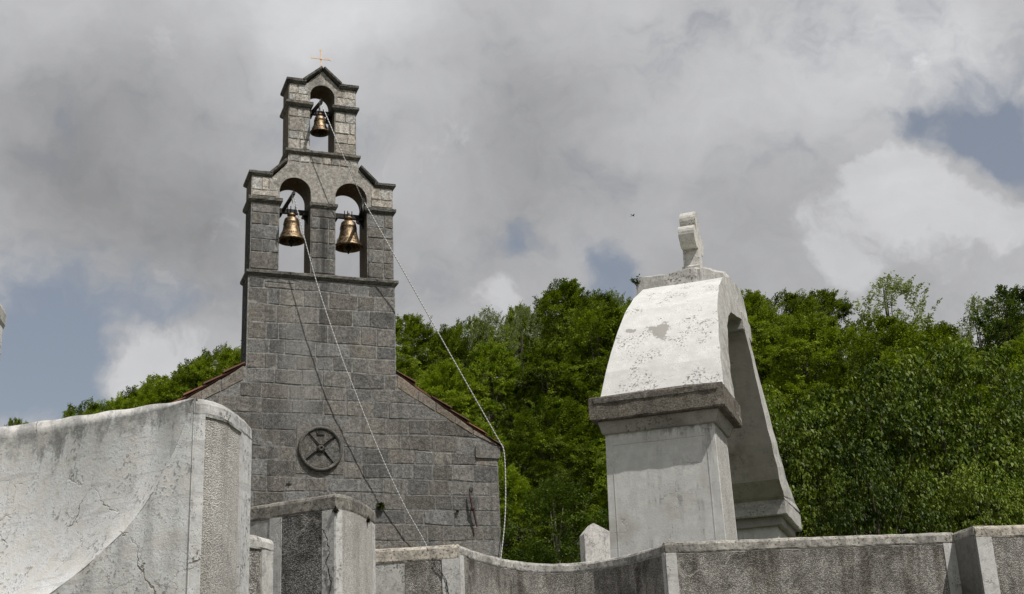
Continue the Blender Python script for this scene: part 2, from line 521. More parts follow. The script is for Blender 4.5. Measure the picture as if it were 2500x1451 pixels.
def mk(name, verts, faces, mat, parent=None, midx=None, smooth=False, loc=None):
    """mesh object; verts in the frame of its root (root origin subtracted)"""
    org = Vector((0, 0, 0))
    p = parent
    while p is not None:
        if p.name in ORG:
            org = ORG[p.name]
            break
        p = p.parent
    if loc is not None:
        org = Vector(loc)
    me = bpy.data.meshes.new(name)
    me.from_pydata([(a - org.x, b - org.y, c - org.z) for a, b, c in verts], [], faces)
    for mm in (mat if isinstance(mat, (list, tuple)) else [mat]):
        me.materials.append(M[mm])
    if midx is not None:
        me.polygons.foreach_set('material_index', midx)
    if smooth:
        me.polygons.foreach_set('use_smooth', [True] * len(me.polygons))
    me.update()
    o = bpy.data.objects.new(name, me)
    col.objects.link(o)
    if parent is not None:
        o.parent = parent
    elif loc is not None:
        o.location = loc
    return o


class MB:
    def __init__(self):
        self.v, self.f, self.mi = [], [], []

    def add(self, vs, fs, mi=0):
        b = len(self.v)
        self.v += [tuple(p) for p in vs]
        self.f += [tuple(i + b for i in f) for f in fs]
        self.mi += [mi] * len(fs) if isinstance(mi, int) else list(mi)
        return self

    def box(self, x0, x1, y0, y1, z0, z1, mi=0, bev=0.0):
        if bev:
            return self.prism([(x0 + bev, z0), (x1 - bev, z0), (x1, z0 + bev), (x1, z1 - bev), (x1 - bev, z1), (x0 + bev, z1), (x0, z1 - bev), (x0, z0 + bev)], y0, y1, mi)
        vs = [(x, y, z) for z in (z0, z1) for y in (y0, y1) for x in (x0, x1)]
        return self.add(vs, [(0, 1, 5, 4), (2, 6, 7, 3), (0, 4, 6, 2), (1, 3, 7, 5), (4, 5, 7, 6), (0, 2, 3, 1)], mi)

    def prism(self, poly, y0, y1, mi=0, mside=None):
        """poly in (x,z), extruded along y"""
        n = len(poly)
        ar = sum(poly[i][0] * poly[(i + 1) % n][1] - poly[(i + 1) % n][0] * poly[i][1] for i in range(n))
        if ar < 0: poly = poly[::-1]
        vs = [(x, y0, z) for x, z in poly] + [(x, y1, z) for x, z in poly]
        fs = [tuple(range(n)), tuple(range(2 * n - 1, n - 1, -1))]
        fs += [((i + 1) % n, i, n + i, n + (i + 1) % n) for i in range(n)]
        return self.add(vs, fs, [mi, mi] + [mi if mside is None else mside] * n)

    def vprism(self, plan, z0, z1, mi=0):
        n = len(plan)
        ar = sum(plan[i][0] * plan[(i + 1) % n][1] - plan[(i + 1) % n][0] * plan[i][1] for i in range(n))
        if ar < 0: plan = plan[::-1]
        vs = [(x, y, z0) for x, y in plan] + [(x, y, z1) for x, y in plan]
        fs = [tuple(range(n - 1, -1, -1)), tuple(range(n, 2 * n))] + [(i, (i + 1) % n, n + (i + 1) % n, n + i) for i in range(n)]
        return self.add(vs, fs, mi)

    def tube(self, pts, rad, seg=8, mi=0, cap=True):
        pts = [Vector(p) for p in pts]
        rings = []
        up = Vector((.13, .21, .97))
        for i, p in enumerate(pts):
            d_ = (pts[min(i + 1, len(pts) - 1)] - pts[max(i - 1, 0)]).normalized()
            a = d_.cross(up)
            if a.length < 1e-3: a = d_.cross(Vector((1, 0, 0)))
            a.normalize()
            b = d_.cross(a)
            r = rad[i] if isinstance(rad, (list, tuple)) else rad
            rings.append([p + a * (r * math.cos(2 * math.pi * k / seg)) + b * (r * math.sin(2 * math.pi * k / seg)) for k in range(seg)])
        vs = [tuple(q) for rg in rings for q in rg]
        fs = []
        for i in range(len(pts) - 1):
            for k in range(seg):
                k2 = (k + 1) % seg
                fs.append((i * seg + k, i * seg + k2, (i + 1) * seg + k2, (i + 1) * seg + k))
        if cap:
            fs.append(tuple(range(seg - 1, -1, -1)))
            fs.append(tuple((len(pts) - 1) * seg + k for k in range(seg)))
        return self.add(vs, fs, mi)

    def lathe(self, prof, c, seg=40, mi=0):
        vs = [(c[0] + r * math.cos(2 * math.pi * k / seg), c[1] + r * math.sin(2 * math.pi * k / seg), c[2] + z) for r, z in prof for k in range(seg)]
        fs = []
        for i in range(len(prof) - 1):
            for k in range(seg):
                k2 = (k + 1) % seg
                fs.append((i * seg + k, i * seg + k2, (i + 1) * seg + k2, (i + 1) * seg + k))
        return self.add(vs, fs, mi)

    def make(self, name, mat, parent=None, smooth=False, loc=None):
        return mk(name, self.v, self.f, mat, parent, self.mi, smooth, loc)


def arc(cx, cz, r, a0, a1, n):
    return [(cx + r * math.cos(R(a0 + (a1 - a0) * i / n)), cz + r * math.sin(R(a0 + (a1 - a0) * i / n))) for i in range(n + 1)]


def lerp(a, b, k): return a + (b - a) * k


def sm(a, b, x):
    k = max(0.0, min(1.0, (x - a) / (b - a)))
    return k * k * (3 - 2 * k)


# ------------------------------------------------------------------ terrain
def hill(x, y):
    z = 2.3 * sm(12.6, 16.0, y) if abs(x) < 400 else 0
    ridge = 10.0 + 7.0 * sm(-38, 6, x) - 1.5 * sm(8, 40, x)
    k = max(0.0, min(1.0, (y - 33.0) / 46.0))
    z += ridge * (k ** 1.1)
    z -= (ridge + 2) * sm(95, 260, y)
    z *= 1 - sm(250, 600, abs(x))
    return z


xs = sorted(set([-3000, -1500, -800, -500, -300, -200, -140, -100, -80, 80, 100, 140, 200, 300, 500, 800, 1500, 3000] + list(range(-64, 65, 4))))
ys = sorted(set([-3000, -1500, -600, -200, -80, -40, -15, 150, 175, 200, 230, 260, 300, 400, 700, 1500, 3000] + list(range(0, 131, 3)) + [12.5, 13.2, 14, 15.5, 16.5]))
gv = [(x, y, hill(x, y) - .0) for y in ys for x in xs]
nx = len(xs)
gf = [(j * nx + i, j * nx + i + 1, (j + 1) * nx + i + 1, (j + 1) * nx + i) for j in range(len(ys) - 1) for i in range(nx - 1)]
tag(mk('ground', gv, gf, 'ground', smooth=True), kind='structure')

# ------------------------------------------------------------------ church
CH_A = R(20.8)
ZB = 2.25
church = root('church', (-4.14, 27.0, ZB), CH_A, 'grey limestone church with a tall three-arched bell gable over its front', 'church', org=(0, 0, ZB))
T = .72
rng = random.Random(7)

# --- front wall
fw = MB()
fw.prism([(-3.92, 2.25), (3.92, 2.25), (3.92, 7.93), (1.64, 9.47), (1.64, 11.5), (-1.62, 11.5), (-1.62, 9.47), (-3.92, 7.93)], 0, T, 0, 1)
front = fw.make('front_wall', ['mortar', 'stone_shade'], church)


def stone(parent, quad, proud, mat='stone', name='stone', y=0.0):
    """quad: bl, br, tr, tl in (x,z); dressed block with chamfered arrises and an uneven face"""
    (x0, z0), (x1, z1), (x2, z2), (x3, z3) = quad
    nx_, nz_ = 5, 4
    wd = max(.05, math.hypot(x1 - x0, z1 - z0))
    hg = max(.05, math.hypot(x3 - x0, z3 - z0))
    vs, fs = [], []
    ins = .012

    def P(a, b):
        xa, za = x0 + (x1 - x0) * a, z0 + (z1 - z0) * a
        xb, zb = x3 + (x2 - x3) * a, z3 + (z2 - z3) * a
        return xa + (xb - xa) * b, za + (zb - za) * b
    ga = [0, ins / wd] + [.5] + [1 - ins / wd, 1]
    gb = [0, ins / hg] + [1 - ins / hg, 1]
    tilt_a, tilt_b = rng.uniform(-.004, .004), rng.uniform(-.004, .004)
    for j, b in enumerate(gb):
        for i, a in enumerate(ga):
            x, z = P(a, b)
            edge = i in (0, 4) or j in (0, 3)
            if edge:
                yy = .0025
                x += rng.uniform(-.010, .010)
                z += rng.uniform(-.009, .009)
            else:
                x += rng.uniform(-.006, .006)
                z += rng.uniform(-.006, .006)
                yy = -proud + tilt_a * (a - .5) * 2 + tilt_b * (b - .5) * 2 + rng.uniform(-.004, .004)
            vs.append((x, y + yy, z))
    for j in range(3):
        for i in range(4):
            k = j * 5 + i
            fs.append((k, k + 1, k + 6, k + 5))
    return mk(name, vs, fs, mat, parent)


def diag_s(z):
    if z >= 9.13: return 1.62
    return min(3.90, 1.68 + (9.13 - z) / .572)


# courses of the front wall
z = 11.47
courses = []
heights = [.24, .36, .39, .40, .31, .33, .34, .30, .33, .36, .33, .30, .34, .31, .34, .31, .33, .30, .34, .31, .33]
for h in heights:
    courses.append((z - h, z))
    z -= h
SLAB = (-.55, .47, 7.20, 8.28)
n_st = 0
JT = .0105


def wave(k, x):
    return .016 * math.sin(1.7 * x + 2.3 * k) + .010 * math.sin(4.3 * x + 1.1 * k)


for ci, (z0, z1) in enumerate(courses):
    if z1 < 4.9: break
    sl = -1.60 if z0 >= 9.1 else -min(diag_s(z1), 2.9)
    sr_t, sr_b = (1.62, 1.62) if z0 >= 9.1 else (diag_s(z1), diag_s(z0))
    spans = [(sl, sr_t)]
    if z0 < SLAB[3] - .1 and z1 > SLAB[2] + .1:
        spans = [(sl, SLAB[0]), (SLAB[1], sr_t)]
    for (a, b) in spans:
        x = a
        dz = rng.uniform(-.012, .012)
        while x < b - .05:
            wmin, wmax = (.26, .78) if z0 > 8.6 else (.31, .69)
            wd = rng.uniform(wmin, wmax)
            if b - (x + wd) < .22: wd = b - x
            x2 = min(x + wd, b)
            last = abs(x2 - sr_t) < 1e-4
            br_x = sr_b if last else x2
            q = [(x + JT, z0 + wave(ci + 1, x) + JT), (br_x - JT * (0 if last else 1), z0 + wave(ci + 1, br_x) + JT), (x2 - JT * (0 if last else 1), z1 + wave(ci, x2) - JT), (x + JT, z1 + wave(ci, x) - JT)]
            jx, jx2 = rng.uniform(-.02, .02), rng.uniform(-.02, .02)
            if x > a: q[0], q[3] = (q[0][0] + jx * .3, q[0][1]), (q[3][0] - jx * .3, q[3][1])
            if ci == 0: q[2], q[3] = (q[2][0], z1), (q[3][0], z1)
            if x2 - x > .34 and rng.random() < .04 and not last:
                zm_ = lerp(q[0][1], q[3][1], rng.uniform(.4, .6))
                stone(front, [q[0], q[1], (q[1][0], zm_ - .011), (q[0][0], zm_ - .011)], rng.uniform(.0045, .010))
                stone(front, [(q[0][0], zm_ + .011), (q[1][0], zm_ + .011), q[2], q[3]], rng.uniform(.0045, .010))
            else:
                stone(front, q, rng.uniform(.0045, .011))
            n_st += 1
            x = x2

# sloping verge blocks beside the gable shoulders
for sgn in (-1, 1):
    xs_ = [1.66, 2.12, 2.52, 2.95, 3.36, 3.92]
    for a, b in zip(xs_[:-1], xs_[1:]):
        def lo(s): return 9.145 - .572 * (s - 1.68)
        def hi(s): return 9.44 - .675 * (s - 1.69)
        lo_b = max(lo(b), 7.955)
        hi_b = max(hi(b), lo_b + .02)
        q = [(a + .006, lo(a)), (b - .006, lo_b), (b - .006, hi_b), (a + .006, hi(a))]
        if sgn < 0:
            q = [(-q[1][0], q[1][1]), (-q[0][0], q[0][1]), (-q[3][0], q[3][1]), (-q[2][0], q[2][1])]
        stone(front, q, rng.uniform(.012, .02), 'verge', 'verge_block')
# eave kneeler stones
for sgn in (-1, 1):
    b = MB().box(3.40 if sgn > 0 else -3.97, 3.97 if sgn > 0 else -3.40, -.045, .5, 7.66, 7.935, 0, .03)
    b.make('kneeler', 'stone', front)

# rose window: slab with a roll-moulded ring, four slots painted dark, hub
rose = MB()
cx, cz = -.03, 7.74
rose.box(SLAB[0] + .012, SLAB[1] - .012, -.012, .02, SLAB[2] + .012, SLAB[3] - .012)
rose_o = rose.make('rose_window', 'stone', church)
sec = MB()
for k in range(4):
    a0, a1 = 45 + 90 * k, 135 + 90 * k
    a0 -= 8
    a1 -= 2
    g = 7.0
    pts = [(cx + .095 * math.cos(R(a)), cz + .095 * math.sin(R(a))) for a in (a0 + 26, (a0 + a1) / 2, a1 - 26)]
    out_ = arc(cx, cz, .40, a1 - g, a0 + g, 10)
    MB().prism(pts + out_, -.050, -.014).make('window_panel', 'carved', rose_o)
ring = MB()
maj, mnr, S1, S2 = .435, .042, 48, 10
vs = [(cx + (maj + mnr * math.cos(2 * math.pi * j / S2)) * math.cos(2 * math.pi * i / S1), -.035 - .055 * math.sin(2 * math.pi * j / S2) * 1.0,
       cz + (maj + mnr * math.cos(2 * math.pi * j / S2)) * math.sin(2 * math.pi * i / S1) * 1.03) for i in range(S1) for j in range(S2)]
fs = [(i * S2 + j, i * S2 + (j + 1) % S2, ((i + 1) % S1) * S2 + (j + 1) % S2, ((i + 1) % S1) * S2 + j) for i in range(S1) for j in range(S2)]
ring.add(vs, fs).make('rim', 'carved', rose_o, True)
for k, (aa, wd) in enumerate(((140, .030), (37, .02), (220, .022), (-40, .034))):  # black strips stand in for the shade inside the slots
    d_ = Vector((math.cos(R(aa)), 0, math.sin(R(aa))))
    nn = Vector((-d_.z, 0, d_.x)) * wd
    c0 = Vector((cx, -.0135, cz))
    p = [c0 + d_ * .07 + nn, c0 + d_ * .07 - nn, c0 + d_ * .41 - nn * 1.1, c0 + d_ * .41 + nn * 1.1]
    MB().add([tuple(q) for q in p] + [tuple(q + Vector((0, -.008, 0))) for q in p], [(0, 1, 2, 3), (7, 6, 5, 4), (0, 4, 5, 1), (1, 5, 6, 2), (2, 6, 7, 3), (3, 7, 4, 0)]).make('slot_shade', 'iron', rose_o)
hub = MB()
hp = [(.02, -.11), (.034, -.125), (.062, -.115), (.072, -.085), (.068, -.03), (.085, -.014)]
vs = [(cx + r * math.cos(2 * math.pi * k / 20), y_, cz + r * math.sin(2 * math.pi * k / 20)) for r, y_ in hp for k in range(20)]
fs = [(i * 20 + (k + 1) % 20, i * 20 + k, (i + 1) * 20 + k, (i + 1) * 20 + (k + 1) % 20) for i in range(len(hp) - 1) for k in range(20)]
hub.add(vs, fs).make('hub', 'carved', rose_o, True)
MB().prism([(cx - .095, cz + .37), (cx - .075, cz + .29), (cx + .085, cz + .29), (cx + .105, cz + .37)], -.072, -.048).make('hole_shade_block', 'stone_shade', rose_o)  # dark block standing in for the shaded hole under the rim
# small incised cross below the window, thin black bars painting the shade in its cuts
MB().box(-.745, -.625, -.031, -.015, 6.978, 6.992).box(-.69, -.677, -.032, -.016, 6.94, 6.976).box(-.69, -.677, -.032, -.016, 6.994, 7.035).make('cross_cut_shade', 'iron', church)


# --- bell gable
gable = MB()
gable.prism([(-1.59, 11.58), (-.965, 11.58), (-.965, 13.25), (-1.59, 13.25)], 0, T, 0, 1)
gable.prism([(-.268, 11.58), (.292, 11.58), (.292, 13.25), (-.268, 13.25)], .001, T - .001, 0, 2)
gable.prism([(1.014, 11.58), (1.62, 11.58), (1.62, 13.25), (1.014, 13.25)], 0, T, 0, 2)
low = [(-1.59, 13.25), (-1.59, 13.86), (-1.13, 13.86), (-.80, 14.24), (-.78, 14.5), (.81, 14.5), (.84, 14.26), (1.2, 13.87), (1.62, 13.87), (1.62, 13.25), (1.014, 13.25)]
low += arc(.653, 13.545, .361, 0, 180, 20) + [(.292, 13.25), (-.268, 13.25)] + arc(-.6165, 13.56, .3485, 0, 180, 20) + [(-.965, 13.25)]
gable.prism(low, 0, T, 3, 2)
gable.prism([(-.79, 14.5), (-.294, 14.5), (-.294, 15.72), (-.79, 15.72)], .02, T - .02, 0, 2)
gable.prism([(.272, 14.5), (.775, 14.5), (.775, 15.72), (.272, 15.72)], .02, T - .02, 0, 2)
upp = [(-.79, 15.72), (-.79, 16.29), (-.41, 16.29), (-.011, 16.69), (.37, 16.30), (.775, 16.30), (.775, 15.72), (.272, 15.72)] + arc(-.011, 16.035, .283, 0, 180, 18) + [(-.294, 15.72)]
gable.prism(upp, .02, T - .02, 3, 2)
bell_gable = gable.make('bell_gable', ['mortar', 'stone_shade', 'stone_jamb_shade', 'stone_light'], church)


def pier_stones(x0, x1, zs, split, mat, y=0.0):
    for i, (za, zb) in enumerate(zip(zs[:-1], zs[1:])):
        cuts = [x0 + .006] + [x0 + (x1 - x0) * c for c in split[i % len(split)]] + [x1 - .006]
        for a, b in zip(cuts[:-1], cuts[1:]):
            stone(bell_gable, [(a + .007, za + .009), (b - .007, za + .009), (b - .007, zb - .009), (a + .007, zb - .009)], rng.uniform(.008, .018), mat, y=y)


def pier_mat(h):
    return 'stone_light'


def zrange(z0, z1, n):
    zs = [z0 + (z1 - z0) * i / n + (rng.uniform(-.03, .03) if 0 < i < n else 0) for i in range(n + 1)]
    return zs


pier_stones(-1.59, -.965, [11.66, 12.06, 12.36, 12.70, 12.98, 13.19], [(), (.42, .70), (), (.40, .68), ()], 'stone')
pier_stones(-.268, .292, [11.66, 12.02, 12.38, 12.72, 13.0, 13.19], [(), (.70,), (.72,), (.35, .72), ()], 'stone')
pier_stones(1.014, 1.62, [11.66, 12.02, 12.34, 12.62, 12.88, 13.19], [(.62,), (.15, .6), (.62,), (.66,), (.64,)], 'stone')
pier_stones(-1.59, -1.02, [13.38, 13.52, 13.85], [(), (.40, .66)], 'stone_light')
pier_stones(1.10, 1.62, [13.38, 13.56, 13.85], [(), (.45,)], 'stone_light')
pier_stones(-.77, .80, [14.30, 14.47], [(.16, .30, .48, .61, .74, .88)], 'stone_light')
pier_stones(-.79, -.294, [14.62, 14.87, 15.07, 15.43, 15.66], [(.55,), (.46, .70), (.72,), (.4, .66)], 'stone_light', .02)
pier_stones(.272, .775, [14.62, 14.88, 15.13, 15.42, 15.66], [(), (.6,), (.7,), (.5,)], 'stone_light', .02)
pier_stones(-.79, -.33, [15.84, 16.02, 16.28], [(.3, .62), (.45,)], 'stone_light', .02)
pier_stones(.31, .775, [15.84, 16.04, 16.28], [(.5,), (.4,)], 'stone_light', .02)


def moulding(name, x0, x1, z0, z1, out=.07, y0=0.0, y1=T, over_l=None, over_r=None, nseg=None, under=None):
    """projecting string course with a hollow-chamfered underside, worn upper arris"""
    ol = out if over_l is None else over_l
    orr = out if over_r is None else over_r
    n = nseg or max(3, int((x1 - x0) / .09))
    h = z1 - z0
    prof = [(.0, 0.0), (.35, .12), (.7, .34), (1.0, .50), (1.0, .92), (.88, 1.0)]
    vs, fs = [], []
    plan = []   # loop around: front, right, back, left
    rr = random.Random(sum(map(ord, name)) + int(x0 * 100))
    rows = []
    for (o, k) in prof:
        row = []
        for i in range(n + 1):
            f = i / n
            row.append((x0 - ol * o + (x1 + orr * o - x0 + ol * o) * f, y0 - out * o + rr.uniform(-.006, .006), z0 + h * k + rr.uniform(-.006, .006) * (1 if k > .1 else .3)))
        row.append((x1 + orr * o, y1 + out * o, z0 + h * k))
        row.append((x0 - ol * o, y1 + out * o, z0 + h * k))
        rows.append(row)
    L = n + 3
    for row in rows: vs += row
    for j in range(len(prof) - 1):
        for i in range(L):
            i2 = (i + 1) % L
            fs.append((j * L + i, j * L + i2, (j + 1) * L + i2, (j + 1) * L + i))
    fs.append(tuple((len(prof) - 1) * L + i for i in range(L)))
    fs.append(tuple(L - 1 - i for i in range(L)))
    return mk(name, vs, fs, 'cornice', bell_gable)


moulding('cornice', -1.60, 1.645, 11.495, 11.625, .07)
moulding('cornice', -.79, .80, 14.485, 14.595, .065)
moulding('capital', -1.59, -.965, 13.21, 13.35, .065)
moulding('capital', -.268, .292, 13.21, 13.34, .05, over_l=.03)
moulding('capital', 1.014, 1.62, 13.21, 13.35, .065)
moulding('capital', -.79, -.294, 15.69, 15.815, .065)
moulding('capital', .272, .775, 15.69, 15.815, .065)
moulding('coping_slab', -1.59, -1.13, 13.85, 13.965, .065, over_r=.0)
moulding('coping_slab', 1.20, 1.62, 13.86, 13.975, .065, over_l=.0)
moulding('coping_slab', -.79, -.40, 16.27, 16.39, .06, over_r=0)
moulding('coping_slab', .37, .775, 16.27, 16.39, .06, over_l=0)


def rake(name, a, b, th=.075, out=.075):
    """inclined slab along a line in the facade plane"""
    (xa, za), (xb, zb) = a, b
    ln = math.hypot(xb - xa, zb - za)
    nxn, nzn = -(zb - za) / ln, (xb - xa) / ln
    if nzn < 0: nxn, nzn = -nxn, -nzn
    n = 8
    vs, fs = [], []
    for i in range(n + 1):
        f = i / n
        x, z_ = xa + (xb - xa) * f, za + (zb - za) * f
        jt = rng.uniform(-.006, .006)
        for (o, k) in ((0, 0), (out, .35), (out, .95), (out - .015, 1.05)):
            vs.append((x + nxn * th * k, -o + jt, z_ + nzn * th * k + jt))
        for (o, k) in ((out - .015, 1.05), (out, .35), (0, 0)):
            vs.append((x + nxn * th * k, T + o, z_ + nzn * th * k + jt))
    for i in range(n):
        for k in range(7):
            k2 = (k + 1) % 7
            fs.append((i * 7 + k, i * 7 + k2, (i + 1) * 7 + k2, (i + 1) * 7 + k))
    fs += [tuple(range(6, -1, -1)), tuple(n * 7 + k for k in range(7))]
    return mk(name, vs, fs, 'cornice', bell_gable)


rake('raking_slab', (-1.14, 13.92), (-.79, 14.28))
rake('raking_slab', (.83, 14.31), (1.22, 13.93))
rake('raking_slab', (-.43, 16.34), (.0, 16.72))
rake('raking_slab', (-.02, 16.72), (.38, 16.36))

# copper cross on the gable top
cc = MB()
cx_, cy_ = -.045, .03
cc.prism([(cx_ - .014, 16.74), (cx_ + .014, 16.74), (cx_ + .016, 17.18), (cx_ + .032, 17.26), (cx_ - .032, 17.26), (cx_ - .016, 17.18)], cy_, cy_ + .014)
cc.prism([(cx_ - .20, 16.995), (cx_ + .20, 16.995), (cx_ + .235, 16.98), (cx_ + .235, 17.042), (cx_ + .20, 17.027), (cx_ - .20, 17.027), (cx_ - .235, 17.042), (cx_ - .235, 16.98)], cy_ - .014, cy_ - .0005)
cross_o = cc.make('gable_cross', 'copper', bell_gable)

# --- nave walls and tiled roof behind the front
nv = MB()
nv.box(-3.75, -3.15, T, 11.0, 2.25, 7.75)
nv.box(3.15, 3.75, T, 11.0, 2.25, 7.75)
nv.prism([(-3.75, 2.25), (3.75, 2.25), (3.75, 7.75), (0, 10.3), (-3.75, 7.75)], 11.0, 11.6)
nv.make('nave_wall', 'stone', church)
rf = MB()


def roof_z(s): return 9.53 - .675 * (abs(s) - 1.69)


for sgn in (-1, 1):
    for (sa, sb, y0, y1) in ((1.645, 4.03, .03, T + .02), (0.0, 4.03, T + .02, 11.8)):
        n = 60
        vs, fs = [], []
        for j in range(n + 1):
            yy = y0 + (y1 - y0) * j / n
            bumpz = .035 * abs(math.sin(yy * math.pi / .22))
            for s in (sa, sb):
                vs += [(sgn * s, yy, roof_z(s) - .06), (sgn * s, yy, roof_z(s) - .03 + bumpz)]
        for j in range(n):
            b = j * 4
            fs += [(b, b + 4, b + 6, b + 2), (b + 1, b + 3, b + 7, b + 5), (b + 2, b + 6, b + 7, b + 3)]
        fs += [(0, 2, 3, 1)]
        rf.add(vs, fs)
roof = rf.make('roof', 'tile', church)
for sgn in (-1, 1):
    s0, s1 = 1.66, 4.05
    nt = 6
    for i in range(nt):
        if sgn > 0 and i == 1: continue      # one verge tile has slipped off on the right slope
        a = s0 + (s1 - s0) * i / nt - .02
        b_ = s0 + (s1 - s0) * (i + 1) / nt + .03
        vs, fs = [], []
        ns = 9
        lift = rng.uniform(-.006, .016)
        for (s, rr_, dz) in ((a, .052, -.004 + lift), (b_, .072, .050 + lift)):
            for sh in (0, .016):
                for k in range(ns):
                    an = math.pi * k / (ns - 1)
                    r_ = rr_ - sh
                    vs.append((sgn * s, .035 - r_ * 1.25 * math.cos(an), roof_z(s) - .035 + dz + r_ * math.sin(an) * .75))
        q = ns
        for k in range(ns - 1):
            fs += [(k, k + 1, 2 * q + k + 1, 2 * q + k), (q + k + 1, q + k, 3 * q + k, 3 * q + k + 1), (k + 1, k, q + k, q + k + 1), (2 * q + k, 2 * q + k + 1, 3 * q + k + 1, 3 * q + k)]
        fs += [(0, 2 * q, 3 * q, q), (q - 1, 2 * q - 1, 4 * q - 1, 3 * q - 1)]
        mk('roof_tile', vs, fs, 'tile', roof, smooth=False)

# rusty wall anchor and a dark block painting the shade of the small hole above it
an = MB()
an.tube([(3.205, -.10, 6.90), (3.225, -.12, 6.75), (3.262, -.13, 6.53)], [.016, .027, .030], 6)
an.tube([(3.258, -.125, 6.55), (3.30, -.11, 6.40), (3.352, -.10, 6.14)], [.030, .028, .020], 6)
anch = an.make('wall_anchor', 'rust', church)
MB().lathe([(.002, .05), (.035, .04), (.05, 0), (.035, -.04), (.002, -.05)], (3.262, -.12, 6.53), 10).make('knob', 'rust', anch, True)
MB().tube([(3.262, -.12, 6.53), (3.262, .02, 6.53)], .014, 6).make('fixing_pin', 'rust', anch)
MB().box(3.235, 3.315, -.032, .01, 6.93, 7.005, 0, .01).make('putlog_shade_block', 'stone_shade', front)


# ------------------------------------------------------------------ bells
def ch_world(x, y, z):
    return (-4.14 + x * math.cos(CH_A) - y * math.sin(CH_A), 27.0 + x * math.sin(CH_A) + y * math.cos(CH_A), z)


def bell(label, cxb, zm, rad, hgt, beam_x0, beam_x1, beam_z, lever_base_x, tip, bevel=1.0):
    """frame: church axes"""
    yb = .35
    wl = ch_world(cxb, yb, zm)
    b = root('bell', wl, CH_A, label, 'bell', 'bells hanging in the gable arches', org=(cxb, yb, zm))
    r, h = rad, hgt
    prof = [(.93, -.0), (1.0, .015), (1.0, .05), (.93, .10), (.86, .17), (.80, .21), (.815, .225), (.78, .245), (.70, .36), (.63, .50), (.585, .64), (.565, .74), (.585, .755), (.585, .775), (.56, .79),
            (.545, .86), (.50, .93), (.38, .975), (.20, .99), (.15, 1.0), (.14, 1.04)]
    inner = [(.88, .005), (.83, .08), (.70, .22), (.58, .45), (.50, .68), (.44, .85), (.02, .90)]
    mb = MB()
    mb.lathe([(a * r, k * h) for a, k in inner[::-1]] + [(a * r, k * h) for a, k in prof], (cxb, yb, zm), 48)
    body = mb.make('bell_body', 'bronze', b, True)
    for zz in (.235, .765):
        rr_ = .80 if zz < .5 else .587
        n_ = 40
        mb = MB()
        for k in range(n_):
            if rng.random() < .25: continue
            a0 = 2 * math.pi * k / n_
            p = Vector((cxb + rr_ * r * math.cos(a0), yb + rr_ * r * math.sin(a0), zm + (zz - .06 if zz > .5 else zz + .05) * h))
            mb.lathe([(.001, .012), (.010, .0), (.001, -.014)], p, 5)
        mb.make('relief_band', 'bronze', body, True)
    mb = MB()
    mb.lathe([(.14 * r, 1.02 * h), (.30 * r, 1.06 * h), (.32 * r, 1.10 * h), (.20 * r, 1.17 * h), (.10 * r, 1.20 * h), (.09 * r, 1.30 * h), (.01, 1.31 * h)], (cxb, yb, zm), 18)
    mb.make('crown', 'bronze', b, True)
    mb = MB()
    mb.tube([(cxb, yb, zm + .75 * h), (cxb, yb, zm + .10 * h)], .016, 6)
    mb.lathe([(.001, .10 * h), (.05, .06 * h), (.062, 0), (.05, -.06 * h), (.022, -.10 * h), (.020, -.20 * h), (.001, -.205 * h)], (cxb, yb, zm), 12)
    mb.make('clapper', 'iron', b)
    mb = MB()
    mb.box(beam_x0, beam_x1, yb - .045, yb + .045, beam_z - .05, beam_z + .05, 0, .008)
    mb.tube([(beam_x0 - .0, yb, beam_z - .02), (beam_x1 + .0, yb, beam_z - .02)], .028, 8)
    mb.make('headstock', 'iron', b)
    for xx in (cxb - .10, cxb - .03, cxb + .07):
        MB().tube([(xx, yb - .055, zm + 1.0 * h), (xx, yb - .055, beam_z + .12)], .011, 6).make('strap_bolt', 'iron', b)
    for xx, s in ((beam_x0, 1), (beam_x1, -1)):
        mb = MB()
        mb.box(min(xx, xx + s * .11), max(xx, xx + s * .11), yb - .13, yb + .13, beam_z - .10, beam_z - .052)
        mb.add([(xx, yb - .03, beam_z - .28), (xx, yb + .03, beam_z - .28), (xx + s * .10, yb - .03, beam_z - .105), (xx + s * .10, yb + .03, beam_z - .105), (xx, yb - .03, beam_z - .105), (xx, yb + .03, beam_z - .105)],
               [(0, 2, 4), (1, 5, 3), (0, 1, 3, 2), (0, 4, 5, 1), (2, 3, 5, 4)])
        mb.make('bearing_bracket', 'iron', b)
    mb = MB()
    p0 = Vector((lever_base_x, yb, beam_z + .02))
    p1 = Vector(tip)
    d_ = (p1 - p0).normalized()
    sd_ = Vector((1, 0, 0)) * .026
    nd = d_.cross(Vector((1, 0, 0))).normalized() * .045
    e = p1 + d_ * .07
    vs = [tuple(q) for q in (p0 - sd_ - nd, p0 + sd_ - nd, p0 + sd_ + nd, p0 - sd_ + nd, e - sd_ - nd * .8, e + sd_ - nd * .8, e + sd_ + nd * .8, e - sd_ + nd * .8)]
    mb.add(vs, [(3, 2, 1, 0), (4, 5, 6, 7), (0, 1, 5, 4), (1, 2, 6, 5), (2, 3, 7, 6), (3, 0, 4, 7)])
    mb.tube([tuple(p1 + Vector((0, 0, .02))), tuple(p1 + Vector((0, 0, .11)))], .009, 5)
    mb.make('lever_arm', 'iron', b)
    return b


tipL, tipT, tipR = (-.755, -.50, 13.28), (-.155, -.50, 15.60), (.805, -.52, 13.26)
bell('bronze bell with plain waist in the left arch of the gable', -.628, 12.50, .305, .58, -.955, -.275, 13.215, -.82, tipL)
bell('smallest bronze bell, alone in the topmost arch under the gable', .0, 15.25, .225, .43, -.285, .265, 15.755, -.17, tipT)
bell('bronze bell with raised lettering bands in the right arch of the gable', .668, 12.46, .322, .66, .30, 1.005, 13.225, .93, tipR)


